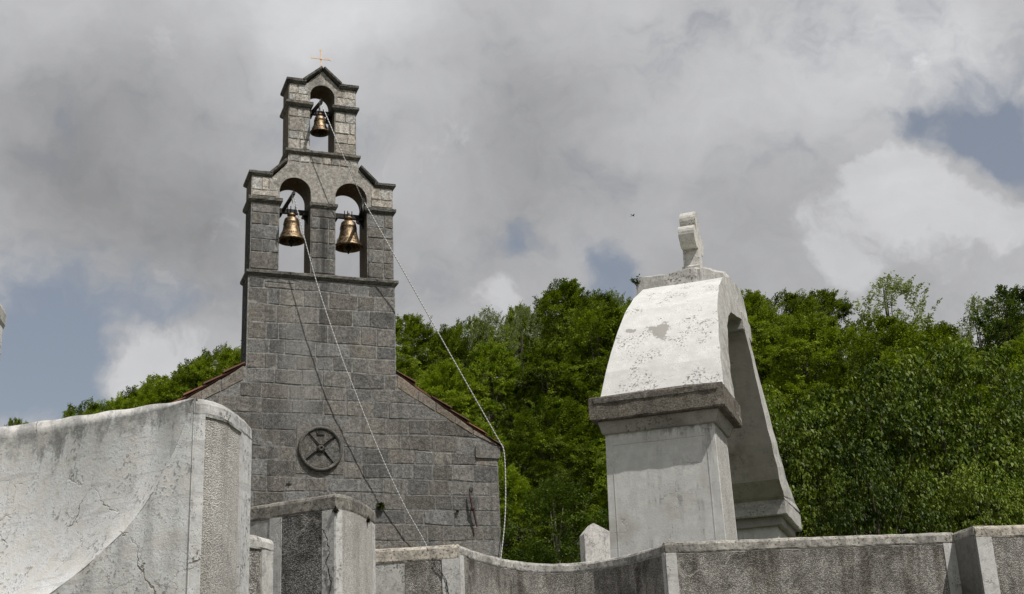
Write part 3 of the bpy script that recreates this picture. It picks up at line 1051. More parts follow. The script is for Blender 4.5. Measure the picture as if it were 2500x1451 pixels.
# ------------------------------------------------------------------ bell ropes
def catmull(pts, n):
    P_ = [Vector(p) for p in pts]
    P_ = [P_[0] * 2 - P_[1]] + P_ + [P_[-1] * 2 - P_[-2]]
    out = []
    for i in range(1, len(P_) - 2):
        for k in range(n):
            u = k / n
            a, b, c_, d_ = P_[i - 1], P_[i], P_[i + 1], P_[i + 2]
            out.append(.5 * ((2 * b) + (c_ - a) * u + (2 * a - 5 * b + 4 * c_ - d_) * u * u + (3 * b - a - 3 * c_ + d_) * u ** 3))
    out.append(P_[-2])
    return out


def rope(name, label, pts, rad=.011, smoothed=True, knot=None, n=24):
    wp = [Vector(ch_world(*p)) for p in pts]
    wp = catmull(wp, n) if smoothed else wp
    seg = 7
    base = wp[-1].copy()
    mb = MB().tube([p for p in wp], rad, seg)
    o = mk(name, mb.v, mb.f, 'rope', None, smooth=True, loc=base)
    uv = o.data.uv_layers.new(name='UVMap')
    ln = [0.0]
    for a, b in zip(wp[:-1], wp[1:]): ln.append(ln[-1] + (b - a).length)
    for poly in o.data.polygons:
        for li in poly.loop_indices:
            vi = o.data.loops[li].vertex_index
            i, k = divmod(vi, seg)
            kk = k
            if 0 in [o.data.loops[q].vertex_index % seg for q in poly.loop_indices] and k == 0 and (seg - 1) in [o.data.loops[q].vertex_index % seg for q in poly.loop_indices]:
                kk = seg
            uv.data[li].uv = (ln[i] / .07, kk / seg)
    tag(o, label, 'rope', 'ropes hanging from the bell levers')
    if knot:
        kw = Vector(ch_world(*knot))
        for j, (off, tail) in enumerate((((0, 0, 0), True),)):
            kb = MB()
            kb.lathe([(.001, .055), (.026, .04), (.032, .015), (.024, 0), (.033, -.02), (.027, -.045), (.001, -.06)], kw, 10)
            kb.tube([kw + Vector((0, -.01, -.03)), kw + Vector((-.012, -.02, -.13)), kw + Vector((-.005, -.02, -.24))], [.012, .011, .008], 6)
            k = mk('knot', kb.v, kb.f, 'rope', None, smooth=True)
            k.data.transform(Matrix.Translation(-base))
            k.parent = o
    return o


rope('bell_rope', 'white twisted rope from the left bell running down across the stone front',
     [(-.765, -.50, 13.29), (-.254, -.48, 11.37), (.283, -.475, 9.74), (.556, -.45, 9.05), (1.10, -.37, 7.76), (1.68, -.27, 6.58), (2.2, -.18, 5.70), (2.7, -.12, 4.6)], knot=(-.765, -.50, 13.29))
rope('bell_rope', 'white twisted rope from the topmost bell to the knot beside the right bell',
     [(-.165, -.50, 15.61), (.30, -.51, 14.45), (.80, -.54, 13.25)], rad=.0095, smoothed=False, knot=(-.165, -.50, 15.61))
rope('bell_rope', 'white twisted rope from the right bell over the roof eave, hanging down the church corner',
     [(.80, -.54, 13.27), (1.85, -.40, 11.52), (2.90, -.25, 9.76), (3.93, -.10, 8.045), (4.00, -.09, 7.94), (4.04, -.09, 7.78), (4.05, -.09, 7.3), (4.00, -.10, 6.4), (3.84, -.12, 5.4), (3.6, -.12, 4.2), (3.5, -.12, 2.9)], rad=.0125, knot=(.80, -.54, 13.25), n=10)

# tufts growing from the wall joints
def tuft(label, loc, n, ln, mat, name='wall_plant', spread=1.0, nrm=(0, -1, 0.2)):
    rr = random.Random(int(abs(loc[0]) * 100))
    mb = MB()
    for i in range(n):
        d_ = Vector((rr.gauss(0, 1) * spread, rr.gauss(0, .6) * spread, rr.gauss(0, 1) * spread)) + Vector(nrm) * 1.2
        d_.normalize()
        l_ = ln * rr.uniform(.5, 1)
        sd_ = d_.cross(Vector((rr.gauss(0, 1), rr.gauss(0, 1), rr.gauss(0, 1)))).normalized() * l_ * .16
        p = Vector(loc)
        m_ = p + d_ * l_ * .5
        mb.add([p, m_ + sd_, p + d_ * l_ + Vector((0, 0, -l_ * .2)), m_ - sd_], [(0, 1, 2, 3)])
    o = mk(name, mb.v, mb.f, mat, None, loc=loc)
    tag(o, label, 'plant')
    return o


tuft('mossy tuft growing from a joint in the church front', ch_world(1.25, -.03, 6.58), 160, .13, 'moss', nrm=(.36, -.93, -.1))
tuft('tiny green weed in the church front left of the rusty anchor', ch_world(2.93, -.03, 6.48), 40, .07, 'leaf_shrub', nrm=(.36, -.93, -.2))

# ------------------------------------------------------------------ arched tomb canopy
TG = R(18)
TO = Vector((2.2706, 14.0, 0))
tomb = root('arched_tomb', (2.2706, 14.0, hill(2.3, 15)), -TG, 'white plastered tomb canopy with a curved roof on two pillars and a cross on top', 'tomb', org=(0, 0, hill(2.3, 15)))
# frame: x = w (right), y = u (away from the viewer), z world height


def jitter_box(mb, x0, x1, y0, y1, z0, z1, j=.008, n=8, taper=None, mi=0, bev=.015, seed=1):
    """box with slightly wavy arrises; taper = (x0,x1,y0,y1) at the bottom"""
    rr = random.Random(seed)
    tb = taper or (x0, x1, y0, y1)
    rows = [(z0, tb, 0.0), (z0 + bev, tb, bev)] if taper is None else [(z0, tb, bev)]
    rows = []
    rows.append((z0, tb, -bev))
    rows.append((z0 + bev, tb, 0))
    rows.append((z1 - bev, (x0, x1, y0, y1), 0))
    rows.append((z1, (x0, x1, y0, y1), -bev))
    vs, fs = [], []
    L = 4 * n
    for (z_, (a, b, c_, d_), off) in rows:
        a, b, c_, d_ = a - off, b + off, c_ - off, d_ + off
        ring_ = []
        for i in range(n): ring_.append((a + (b - a) * i / n, c_))
        for i in range(n): ring_.append((b, c_ + (d_ - c_) * i / n))
        for i in range(n): ring_.append((b - (b - a) * i / n, d_))
        for i in range(n): ring_.append((a, d_ - (d_ - c_) * i / n))
        for (x, y) in ring_:
            vs.append((x + rr.uniform(-j, j) * .5, y + rr.uniform(-j, j) * .5, z_ + rr.uniform(-j, j)))
    for k in range(3):
        for i in range(L):
            i2 = (i + 1) % L
            fs.append((k * L + i, k * L + i2, (k + 1) * L + i2, (k + 1) * L + i))
    fs.append(tuple(range(L - 1, -1, -1)))
    fs.append(tuple(3 * L + i for i in range(L)))
    mb.add(vs, fs, mi)
    return mb


hb = hill(2.3, 15)
# near pillar with its incised border and pebbledashed side
pl = MB()
jitter_box(pl, -1.405, -.165, .17, 1.0, hb, 4.96, .003, 6, (-1.475, -.145, .15, 1.03), 0, .008, 3)
near_p = pl.make('pillar', 'tomb_body', tomb)


def lerp(a, b, k): return a + (b - a) * k


def pil_x(z_, x_top, x_bot): return lerp(x_bot, x_top, (z_ - hb) / (4.96 - hb))


g = .006
for side in ('l', 'r', 't'):
    mb = MB()
    if side == 't':
        zt = 4.80
        vs = [(-1.33, .162, zt), (-.275, .162, zt), (-.275, .162, zt + .012), (-1.33, .162, zt + .012), (-1.33, .18, zt), (-.275, .18, zt), (-.275, .18, zt + .012), (-1.33, .18, zt + .012)]
    else:
        xa, xb = (-1.335, -1.36) if side == 'l' else (-.262, -.262)
        vs = [(xb, .148, hb), (xb + .010, .148, hb), (xa + .010, .163, 4.80), (xa, .163, 4.80), (xb, .18, hb), (xb + .010, .18, hb), (xa + .010, .18, 4.80), (xa, .18, 4.80)]
    mb.add(vs, [(0, 1, 2, 3), (7, 6, 5, 4), (0, 4, 5, 1), (1, 5, 6, 2), (2, 6, 7, 3), (3, 7, 4, 0)])
    mb.make('panel_bead', 'tomb_body', near_p)
mb = MB()
mb.add([(-.141, .22, hb), (-.141, .96, hb), (-.161, .94, 4.93), (-.161, .24, 4.93), (-.16, .22, hb), (-.16, .96, hb), (-.18, .94, 4.93), (-.18, .24, 4.93)],
       [(0, 1, 2, 3), (7, 6, 5, 4), (0, 4, 5, 1), (1, 5, 6, 2), (2, 6, 7, 3), (3, 7, 4, 0)])
mb.make('side_panel', 'pebble_tomb', near_p)
# near cornice: slab over a bed moulding
mb = MB()
jitter_box(mb, -1.535, 0.0, 0.0, 1.20, 5.07, 5.35, .010, 16, None, 0, .015, 5)
cor1 = mb.make('cornice', 'tomb_cornice', tomb)
mb = MB()
jitter_box(mb, -1.46, -.085, .085, 1.10, 4.93, 5.075, .004, 8, (-1.43, -.13, .13, 1.05), 0, .01, 6)
mb.make('bed_moulding', 'tomb_bed', cor1)
mb = MB()
jitter_box(mb, -1.47, -.06, -.012, .05, 5.255, 5.335, .006, 12, None, 0, .01, 8)
mb.make('worn_ledge', 'tomb_cornice', cor1)


# shell sections: outer (u,z), inner (u,z), right w, left w
def wr(z_): return -.19 * max(0, min(1.2, (z_ - 5.1) / 2.2))
def wl_(z_): return -1.49 + .26 * max(0, min(1.2, (z_ - 5.1) / 2.2))


def shell(name, secs, parent, mats=('tomb_white', 'tomb_edge', 'tomb_inner'), seed=1):
    """closed swept shell; each section is outer-right, outer-left, inner-left, inner-right with wobbling arrises"""
    rr = random.Random(seed)
    # densify
    dens = []
    for a, b in zip(secs[:-1], secs[1:]):
        for k in range(3):
            dens.append(tuple(lerp(p, q, k / 3) for p, q in zip(a, b)))
    dens.append(secs[-1])
    nw = 6
    vs, fs, mi = [], [], []
    L = 2 * (nw + 1)
    for (uo, zo, ui, zi) in dens:
        j = rr.uniform(-.006, .006)
        for k in range(nw + 1):
            f = k / nw
            vs.append((lerp(wr(zo), wl_(zo), f) + (j if k == 0 else 0), uo + rr.uniform(-.003, .003), zo + rr.uniform(-.003, .003)))
        for k in range(nw + 1):
            f = k / nw
            vs.append((lerp(wl_(zi), wr(zi), f) + (j if k == nw else 0), ui, zi))
    for i in range(len(dens) - 1):
        for k in range(L):
            k2 = (k + 1) % L
            fs.append((i * L + k2, i * L + k, (i + 1) * L + k, (i + 1) * L + k2))
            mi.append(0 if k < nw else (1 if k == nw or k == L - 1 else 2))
    fs.append(tuple(range(L)))
    fs.append(tuple((len(dens) - 1) * L + k for k in range(L - 1, -1, -1)))
    mi += [1, 1]
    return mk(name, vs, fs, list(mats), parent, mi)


secs1 = [(.20, 5.34, 1.20, 5.12), (.27, 5.42, 1.10, 5.24), (.43, 5.74, 1.02, 5.42), (.62, 6.02, 1.05, 5.66), (.88, 6.36, 1.2, 5.92), (1.20, 6.70, 1.46, 6.24), (1.58, 6.99, 1.63, 6.47),
         (2.06, 7.26, 1.92, 6.69), (2.56, 7.44, 2.33, 6.87), (3.08, 7.57, 2.75, 6.95), (3.60, 7.66, 3.25, 7.06), (3.98, 7.72, 3.70, 7.16), (4.15, 7.66, 3.86, 7.18), (4.22, 7.50, 3.93, 7.19), (4.19, 7.20, 3.95, 7.185)]
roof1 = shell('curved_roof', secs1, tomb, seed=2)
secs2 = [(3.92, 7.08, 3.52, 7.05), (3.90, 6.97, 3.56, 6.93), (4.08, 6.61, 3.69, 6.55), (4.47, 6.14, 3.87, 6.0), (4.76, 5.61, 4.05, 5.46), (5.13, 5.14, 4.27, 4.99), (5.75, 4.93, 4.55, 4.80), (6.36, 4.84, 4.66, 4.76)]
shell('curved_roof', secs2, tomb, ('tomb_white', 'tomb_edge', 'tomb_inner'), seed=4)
mb = MB()
jitter_box(mb, -1.28, -.165, 3.47, 4.20, 6.965, 7.24, .006, 8, None, 0, .015, 14)
mb.make('crown_beam', 'tomb_edge', tomb)
mb = MB()
jitter_box(mb, -1.50, 0.0, 4.62, 6.42, 4.56, 4.80, .008, 12, None, 0, .012, 9)
cor2 = mb.make('cornice', 'tomb_edge', tomb)
mb = MB()
jitter_box(mb, -1.42, -.09, 4.74, 6.28, 4.43, 4.565, .004, 8, None, 0, .01, 10)
mb.make('bed_moulding', 'tomb_bed', cor2)
mb = MB()
jitter_box(mb, -1.38, -.17, 4.82, 6.18, hb, 4.44, .003, 6, (-1.44, -.13, 4.80, 6.22), 0, .008, 11)
mb.make('pillar', 'tomb_body', tomb)
# ridge cap and cross
mb = MB()
zc0 = 7.50
pts = [(-1.48, 7.68), (-1.45, 7.77), (-1.1, 7.78), (-.66, 7.80), (-.50, 7.775), (-.27, 7.66), (-.22, 7.60)]
vs, fs = [], []
rr = random.Random(5)
nn_ = 24
for i in range(nn_ + 1):
    f = i / nn_ * (len(pts) - 1)
    k = min(int(f), len(pts) - 2)
    x = lerp(pts[k][0], pts[k + 1][0], f - k)
    zt = lerp(pts[k][1], pts[k + 1][1], f - k) + rr.uniform(-.012, .012)
    vs += [(x, 2.75, 7.42), (x, 2.78 + rr.uniform(-.01, .01), zt - .09), (x, 3.0, zt), (x, 3.45, zt), (x, 3.75, zt - .1), (x, 3.78, 7.5)]
for i in range(nn_):
    for k in range(6):
        k2 = (k + 1) % 6
        fs.append((i * 6 + k2, i * 6 + k, (i + 1) * 6 + k, (i + 1) * 6 + k2))
fs += [tuple(range(6)), tuple(nn_ * 6 + k for k in range(5, -1, -1))]
mb.add(vs, fs).make('ridge_cap', 'tomb_edge', tomb)


def lobed_cross(cu, z0, z1, arm_z, arm, halfw, th0, th1):
    """profile of a cross with rounded arm ends, in (u, z)"""
    a = halfw
    r1, r2 = .135, .165
    p = [(cu - a * 1.2, z0), (cu + a * 1.2, z0), (cu + a * .9, arm_z - .19)]
    p += [(cu + arm - .13, arm_z - .20)] + arc(cu + arm - r1, arm_z - .02, r1, -62, 95, 9) + [(cu + a * .9, arm_z + .09)]
    p += [(cu + a * 1.0, arm_z + .15)] + arc(cu, z1 - r2, r2, -18, 198, 14) + [(cu - a * 1.0, arm_z + .15)]
    p += [(cu - a * .9, arm_z + .09)] + arc(cu - arm + r1, arm_z - .02, r1, 85, 242, 9) + [(cu - arm + .13, arm_z - .20), (cu - a * .9, arm_z - .19)]
    return p


prof = lobed_cross(3.2, 7.70, 8.70, 8.30, .36, .13, 0, 0)
n = len(prof)
vs = [(-.625, u, z_) for u, z_ in prof] + [(-.845, u, z_) for u, z_ in prof]
fs = [tuple(range(n)), tuple(range(2 * n - 1, n - 1, -1))] + [((i + 1) % n, i, n + i, n + (i + 1) % n) for i in range(n)]
cr_o = mk('cross', vs, fs, 'tomb_cross', tomb)
mb = MB()
jitter_box(mb, -.865, -.605, 3.02, 3.38, 7.72, 7.86, .006, 4, None, 0, .02, 21)
mb.make('cross_base', 'tomb_cross', cr_o)


def tomb_world(w_, u, z_):
    return (TO.x + w_ * math.cos(TG) + u * math.sin(TG), TO.y - w_ * math.sin(TG) + u * math.cos(TG), z_)


# sapling rooted at the left end of the ridge
sp_root = root('sapling', tomb_world(-1.42, 2.82, 7.54), 0, 'small leafy sapling rooted on the left end of the tomb roof ridge', 'plant')
mb = MB()
lv = MB()
bx, by, bz = tomb_world(-1.42, 2.82, 7.54)
rr = random.Random(9)
for i in range(6):
    tip = Vector((bx - .06 + rr.uniform(-.10, .06), by + rr.uniform(-.06, .06), bz + rr.uniform(.06, .17)))
    if i == 0: tip = Vector((bx - .03, by, bz + .20))
    mid = Vector((bx, by, bz)).lerp(tip, .5) + Vector((rr.uniform(-.03, .03), 0, .02))
    mb.tube([(bx, by, bz - .04), mid, tip], [.007, .005, .003], 5)
    for k in range(7):
        p = mid.lerp(tip, rr.uniform(0, 1.05)) + Vector((rr.gauss(0, .025), rr.gauss(0, .025), rr.gauss(0, .02)))
        a = Vector((rr.gauss(0, 1), rr.gauss(0, 1), rr.gauss(0, .6))).normalized()
        b_ = a.cross(Vector((rr.gauss(0, 1), rr.gauss(0, 1), rr.gauss(0, 1)))).normalized()
        lv.add([p - a * .03, p + b_ * .014, p + a * .03, p - b_ * .014], [(0, 1, 2, 3)])
mb.make('stem', 'bark', sp_root)
lv.make('foliage', 'leaf_oak', sp_root)

# ------------------------------------------------------------------ gravestone behind the curved wall
GX, GY = 1.165, 21.5
gs = root('gravestone', (GX, GY, hill(GX, GY)), 0, 'small stained gravestone with a pointed top beside the white tomb pillar', 'gravestone', org=(0, 0, hill(GX, GY)))
hz = hill(GX, GY)
mb = MB()
rr = random.Random(4)
for (w0, w1, dz) in ((-.215, .26, 0),):
    prof = [(w0, hz), (w1, hz), (w1, 4.855), (w1 - .012, 4.875), (-.026, 5.02), (-.045, 5.027), (-.065, 5.02), (w0 + .012, 4.87), (w0, 4.85)]
    mb.prism(prof, -.14, .14)
grave_body = mb.make('slab', 'grave', gs)
gs.rotation_euler = (0, 0, R(14))
MB().box(-.33, .38, -.25, .25, hz, hz + .25, 0, .02).make('plinth', 'grave', gs)

# ------------------------------------------------------------------ boundary walls in the foreground
def resample(poly, step=.04):
    out = []
    for a, b in zip(poly[:-1], poly[1:]):
        a, b = Vector(a), Vector(b)
        n_ = max(1, int((b - a).length / step))
        for k in range(n_): out.append(a.lerp(b, k / n_))
    out.append(Vector(poly[-1]))
    return out


def normals(poly):
    """outward (viewer side) normals: to the right of travel direction"""
    ns = []
    for i in range(len(poly)):
        d_ = (poly[min(i + 1, len(poly) - 1)] - poly[max(i - 1, 0)]).normalized()
        ns.append(Vector((d_.y, -d_.x)))
    return ns


def ribbon(name, poly, prof, mat, parent, j=.004, seed=0, step=.04, jz=None):
    """strip following a plan polyline; prof = list of (offset, z) from the bottom outward then up and back"""
    rr = random.Random(seed)
    pts = resample(poly, step)
    ns = normals(pts)
    vs, fs = [], []
    L = len(prof)
    jz = j if jz is None else jz
    ph = [rr.uniform(0, 6) for _ in range(L)]
    for i, (p, n_) in enumerate(zip(pts, ns)):
        for k, (o, z_) in enumerate(prof):
            wob = .6 * j * math.sin(i * .55 + ph[k]) + rr.uniform(-j, j) * .6
            vs.append((p.x + n_.x * (o + wob * (1 if o > 0 else 0)), p.y + n_.y * (o + wob * (1 if o > 0 else 0)), z_ + rr.uniform(-jz, jz) * .7 + .5 * jz * math.sin(i * .4 + ph[k])))
    for i in range(len(pts) - 1):
        for k in range(L):
            k2 = (k + 1) % L
            fs.append((i * L + k2, i * L + k, (i + 1) * L + k, (i + 1) * L + k2))
    fs.append(tuple(range(L)))
    fs.append(tuple((len(pts) - 1) * L + k for k in range(L - 1, -1, -1)))
    return mk(name, vs, fs, mat, parent)


def coping(parent, poly, zt, h, o, back, mat='coping', seed=0, name='coping', j=.0025):
    return ribbon(name, poly, [(-.03, zt - h), (o - .004, zt - h), (o, zt - h + .012), (o, zt - .028), (o - .010, zt - .010), (o - .030, zt), (-back, zt)], mat, parent, j, seed)


def strip(parent, poly, z0, z1, o, mat, seed=0, name='border_strip', j=.003):
    return ribbon(name, poly, [(-.03, z0), (o, z0), (o, z1), (-.03, z1)], mat, parent, j, seed, jz=0)


def sub(poly, f0, f1):
    """portion of a polyline by arc length fraction"""
    P_ = [Vector(p) for p in poly]
    ls = [0]
    for a, b in zip(P_[:-1], P_[1:]): ls.append(ls[-1] + (b - a).length)
    tot = ls[-1]

    def at(f):
        s = f * tot
        for i in range(len(ls) - 1):
            if s <= ls[i + 1] + 1e-9:
                return P_[i].lerp(P_[i + 1], (s - ls[i]) / max(1e-9, ls[i + 1] - ls[i]))
        return P_[-1]
    out = [at(f0)]
    out += [P_[i] for i in range(len(ls)) if f0 * tot + 1e-6 < ls[i] < f1 * tot - 1e-6]
    out.append(at(f1))
    return [tuple(p) for p in out]


# --- nearest wall: flat lower face, scooped upper face, rounded pebbledashed end
WG = R(19.5)
F1c = Vector((-1.492, 5.868))
Wl = Vector((-math.cos(WG), math.sin(WG)))
n1 = Vector((-math.sin(WG), -math.cos(WG)))
w1 = root('boundary_wall', (-1.9, 6.3, 0), 0, 'nearest white plastered wall with a scooped left face and a curved pebbledash end', 'wall', 'plastered cemetery walls', org=(-1.9, 6.3, 0))
curve = [(0.0, 3.2), (.025, 3.15), (.053, 3.07), (.107, 2.95), (.19, 2.80), (.26, 2.71), (.35, 2.62), (.56, 2.47), (.74, 2.37), (1.1, 2.23), (1.6, 2.1), (2.4, 2.0)]


def zc(a):
    if a <= 0: return 3.2
    for (a0, z0), (a1, z1) in zip(curve[:-1], curve[1:]):
        if a <= a1: return lerp(z0, z1, (a - a0) / (a1 - a0))
    return curve[-1][1]


def f1(a, z_, off=0.0):
    p = F1c + Wl * a + n1 * off
    return (p.x, p.y, z_)


vs, fs, mi = [], [], []
cols = [-.012] + [i * .025 for i in range(0, 41)] + [1.1 + .1 * i for i in range(14)]
zs_n = 14
for a in cols:
    for k in range(zs_n + 1):
        vs.append(f1(a, -.1 + (zc(a) + .1) * (1 - (1 - k / zs_n) ** 1.0), .0015 * math.sin(a * 40 + k)))
for i in range(len(cols) - 1):
    for k in range(zs_n):
        q = zs_n + 1
        fs.append((i * q + k + 1, i * q + k, (i + 1) * q + k, (i + 1) * q + k + 1))
mk('wall_face', vs, fs, 'plaster_near', w1)
# scooped upper face
vs, fs = [], []
NS = 22
for i, a in enumerate(cols):
    b_ = .09 * sm(0, .30, a) + .22 * sm(.25, 1.3, a)
    zt = 3.2 + .32 * b_
    z0 = zc(a)
    for k in range(NS + 1):
        ph = .20 + .80 * k / NS
        s0 = math.sin(.20 * math.pi / 2)
        c0_ = math.cos(.20 * math.pi / 2)
        fo = (math.sin(ph * math.pi / 2) - s0) / (1 - s0)
        fz = (c0_ - math.cos(ph * math.pi / 2)) / c0_
        vs.append(f1(a, z0 + (zt - z0) * fz + (.003 * math.sin(a * 23 + 1) if k == NS else 0), -b_ * fo + .0008))
    for ob, zz in ((.02, -.012), (.40, -.06)):
        vs.append(f1(a, zt + zz + .0 * (ob < .1) + .003 * math.sin(a * 23 + 1), -b_ - ob))
q = NS + 3
for i in range(len(cols) - 1):
    for k in range(q - 1):
        fs.append((i * q + k + 1, i * q + k, (i + 1) * q + k, (i + 1) * q + k + 1))
scoop = mk('scooped_face', vs, fs, 'plaster_near', w1, smooth=True)
scoop.data.polygons.foreach_set('use_smooth', [(i % (q - 1)) < NS for i in range(len(fs))])
F1r = [tuple(F1c), (-1.445, 5.885), (-1.402, 5.945), (-1.372, 6.03), (-1.356, 6.16), (-1.347, 6.30), (-1.345, 6.44)]
core = [tuple(F1c + Wl * .002)] + F1r + [tuple(Vector(F1r[-1]) + Wl * 2.0), tuple(F1c + Wl * 2.0 - n1 * .62), tuple(F1c + Wl * 2.0 - n1 * .45), tuple(F1c + Wl * .3 - n1 * .42)]
MB().vprism([tuple(F1c + Wl * .05 - n1 * .02)] + [(p[0] - .006, p[1] + .006) for p in F1r] + [(-1.9, 6.75), (-3.6, 7.3), (-3.6, 7.0), (-2.2, 6.6), (-1.75, 6.2)], -.1, 3.175).make('end_panel', 'pebble_light', w1)
coping(w1, F1r, 3.205, .085, .005, .10, 'plaster_pier', 3, 'coping_band')
strip(w1, sub(F1r, 0, .085), -.1, 3.125, .003, 'plaster_pier', 4)
strip(w1, sub(F1r, .69, 1), -.1, 3.125, .004, 'plaster_pier', 5)

# --- low stepped pier between the nearest wall and the next one
F2b = [(-1.66, 6.90), (-1.50, 6.98), (-1.43, 7.08), (-1.385, 7.25)]
zlow = 2.755
wb = root('low_pier', (-1.6, 7.3, 0), 0, 'low stained pier end peeping out between the two left walls', 'pier', 'plastered cemetery walls', org=(-1.6, 7.3, 0))
MB().vprism(F2b + [(-1.45, 7.5), (-2.4, 7.6), (-2.4, 7.0)], -.1, zlow - .02).make('pier_body', 'pebble_mid', wb)
coping(wb, F2b, zlow, .075, .012, .10, 'plaster_far', 6)
strip(wb, sub(F2b, .72, 1), -.1, zlow - .07, .012, 'plaster_far', 7)

# --- second wall with dark pebbledash panel and rounded end
F2l = [(-2.7, 9.08), (-1.79, 8.64), (-1.19, 8.325)]
F2r = [(-1.19, 8.325), (-1.145, 8.37), (-1.10, 8.46), (-1.06, 8.62), (-1.03, 8.80), (-1.012, 8.99)]
w2 = root('boundary_wall', (-1.5, 8.9, 0), 0, 'cracked white wall with a dark pebbledash panel, second from the left', 'wall', 'plastered cemetery walls', org=(-1.5, 8.9, 0))
MB().vprism(F2l + F2r[1:] + [(-1.3, 9.4), (-2.7, 9.9)], -.1, 3.17).make('wall_body', ['plaster_far'], w2)


def panel(parent, poly, z0, z1, o, mat, seed=0, name='pebbledash_panel'):
    return ribbon(name, poly, [(-.03, z0), (o, z0), (o, z1), (-.03, z1)], mat, parent, .002, seed, jz=0)


panel(w2, sub(F2l, .749, .944), -.05, 3.098, .004, 'pebble_dark', 1)
panel(w2, sub(F2r, .06, .86), -.05, 3.098, .004, 'pebble_light', 2)
coping(w2, F2l + F2r[1:], 3.205, .105, .006, .12, 'coping_dark', 8)
strip(w2, sub(F2l, .694, .751), -.1, 3.099, .006, 'plaster_strip', 9)
strip(w2, sub(F2l, .942, 1), -.1, 3.099, .006, 'plaster_strip', 10)
strip(w2, sub(F2r, 0, .075), -.1, 3.099, .006, 'plaster_strip', 11)
strip(w2, sub(F2r, .84, 1), -.1, 3.099, .006, 'plaster_strip', 12)


# open crack running down the corner border
def crack(parent, pts, rad, name='crack'):
    rr = random.Random(len(pts))
    mb = MB()
    P_ = []
    for a, b in zip(pts[:-1], pts[1:]):
        for k in range(5):
            q = Vector(a).lerp(Vector(b), k / 5)
            P_.append(q + Vector((rr.uniform(-.006, .006), 0, 0)))
    P_.append(Vector(pts[-1]))
    mb.tube(P_, [rad * rr.uniform(.4, 1.3) for _ in P_], 5)
    return mb.make(name, 'iron', parent)


def on2(f, o=.0125):
    p = Vector(sub(F2l, f, 1)[0])
    d_ = (Vector(F2l[2]) - Vector(F2l[1])).normalized()
    return Vector((p.x + d_.y * o, p.y - d_.x * o, 0))


crk = []
for f, z_ in ((.945, 2.985), (.96, 2.95), (.972, 2.90), (.978, 2.84), (.976, 2.80), (.966, 2.775), (.974, 2.72), (.984, 2.66), (.982, 2.58), (.978, 2.4), (.98, 2.1)):
    p = on2(f)
    crk.append((p.x, p.y, z_))
crack(w2, crk, .0035)
tuft('dry moss hanging under the coping of the second wall corner', (-1.185, 8.318, 3.10), 60, .035, 'dry_moss', 'dry_moss', .9, (0, -.4, -.8))
tuft('dry moss clump at the rounded end of the second wall', (-1.035, 8.74, 3.10), 50, .035, 'dry_moss', 'dry_moss', .9, (.5, -.2, -.8))

# --- far wall: stained pier, curved niche, long pebbledash wall, projecting pier at the right
w3 = root('boundary_wall', (1.6, 11.6, 0), 0, 'long pebbledash wall with white coping and a curved niche beneath the white tomb', 'wall', 'plastered cemetery walls', org=(1.6, 11.6, 0))
A3 = [(-1.9, 10.86), (-1.2, 10.81), (-.93, 10.78), (-.53, 10.75)]
N3 = [(-.53, 10.75), (-.47, 10.93), (-.41, 11.14), (-.28, 11.48), (-.11, 11.82), (.08, 12.07), (.26, 12.19), (.45, 12.20), (.64, 12.11), (.82, 11.95), (1.01, 11.66), (1.13, 11.40), (1.18, 11.26)]
C3 = [(1.18, 11.26), (1.192, 11.17), (1.9, 11.21), (2.52, 11.25), (3.63, 11.35), (3.70, 11.375)]
R3 = [(3.70, 11.375), (3.735, 11.22), (3.775, 11.06)]
E3 = [(3.775, 11.06), (4.22, 11.13), (5.4, 11.3), (7.5, 11.65)]
full = A3 + N3[1:] + C3[1:] + R3[1:] + E3[1:]
MB().vprism(full + [(7.5, 12.9), (-1.9, 12.9)], -.1, 3.165).make('wall_body', 'plaster_far', w3)
panel(w3, sub(A3, .68, .90), -.05, 3.084, .004, 'pebble_mid', 3)
panel(w3, sub(N3, .015, .995), -.05, 3.11, .004, 'pebble_mid', 4)
MC = [(1.192, 11.17)] + C3[2:]
panel(w3, sub(MC, .035, .955), -.05, 3.10, .004, 'pebble_mid', 5)
panel(w3, sub(E3, .035, .117), -.05, 3.10, .004, 'pebble_mid', 6)
panel(w3, sub(E3, .15, .60), -.05, 3.10, .004, 'pebble_mid', 7)
coping(w3, A3, 3.205, .12, .009, .12, 'coping', 13)
coping(w3, N3, 3.203, .085, .008, .12, 'coping', 14)
coping(w3, C3[:2], 3.204, .085, .008, .1, 'coping', 15)
coping(w3, MC, 3.205, .095, .008, .12, 'coping', 16)
coping(w3, R3, 3.206, .075, .012, .1, 'coping', 17)
coping(w3, E3, 3.207, .10, .008, .12, 'coping', 18)
strip(w3, sub(A3, .90, 1), -.1, 3.09, .012, 'plaster_strip', 19)
strip(w3, sub(N3, 0, .03), -.1, 3.12, .012, 'plaster_strip', 20)
strip(w3, C3[:2], -.1, 3.12, .012, 'plaster_strip', 21)
strip(w3, sub(MC, 0, .036), -.1, 3.11, .012, 'plaster_strip', 22)
strip(w3, sub(MC, .953, 1), -.1, 3.11, .010, 'plaster_strip', 23)
strip(w3, R3, -.1, 3.13, .010, 'return_shade_plaster', 24)
strip(w3, sub(E3, 0, .036), -.1, 3.11, .012, 'plaster_strip', 25)
strip(w3, sub(E3, .117, .152), -.1, 3.11, .012, 'plaster_strip', 26)
p3 = Vector((-.66, 10.745, 0))
crack(w3, [(-.74, 10.748, 3.06), (-.69, 10.745, 3.0), (-.64, 10.741, 2.93), (-.625, 10.739, 2.85), (-.61, 10.737, 2.75), (-.59, 10.735, 2.6)], .004)

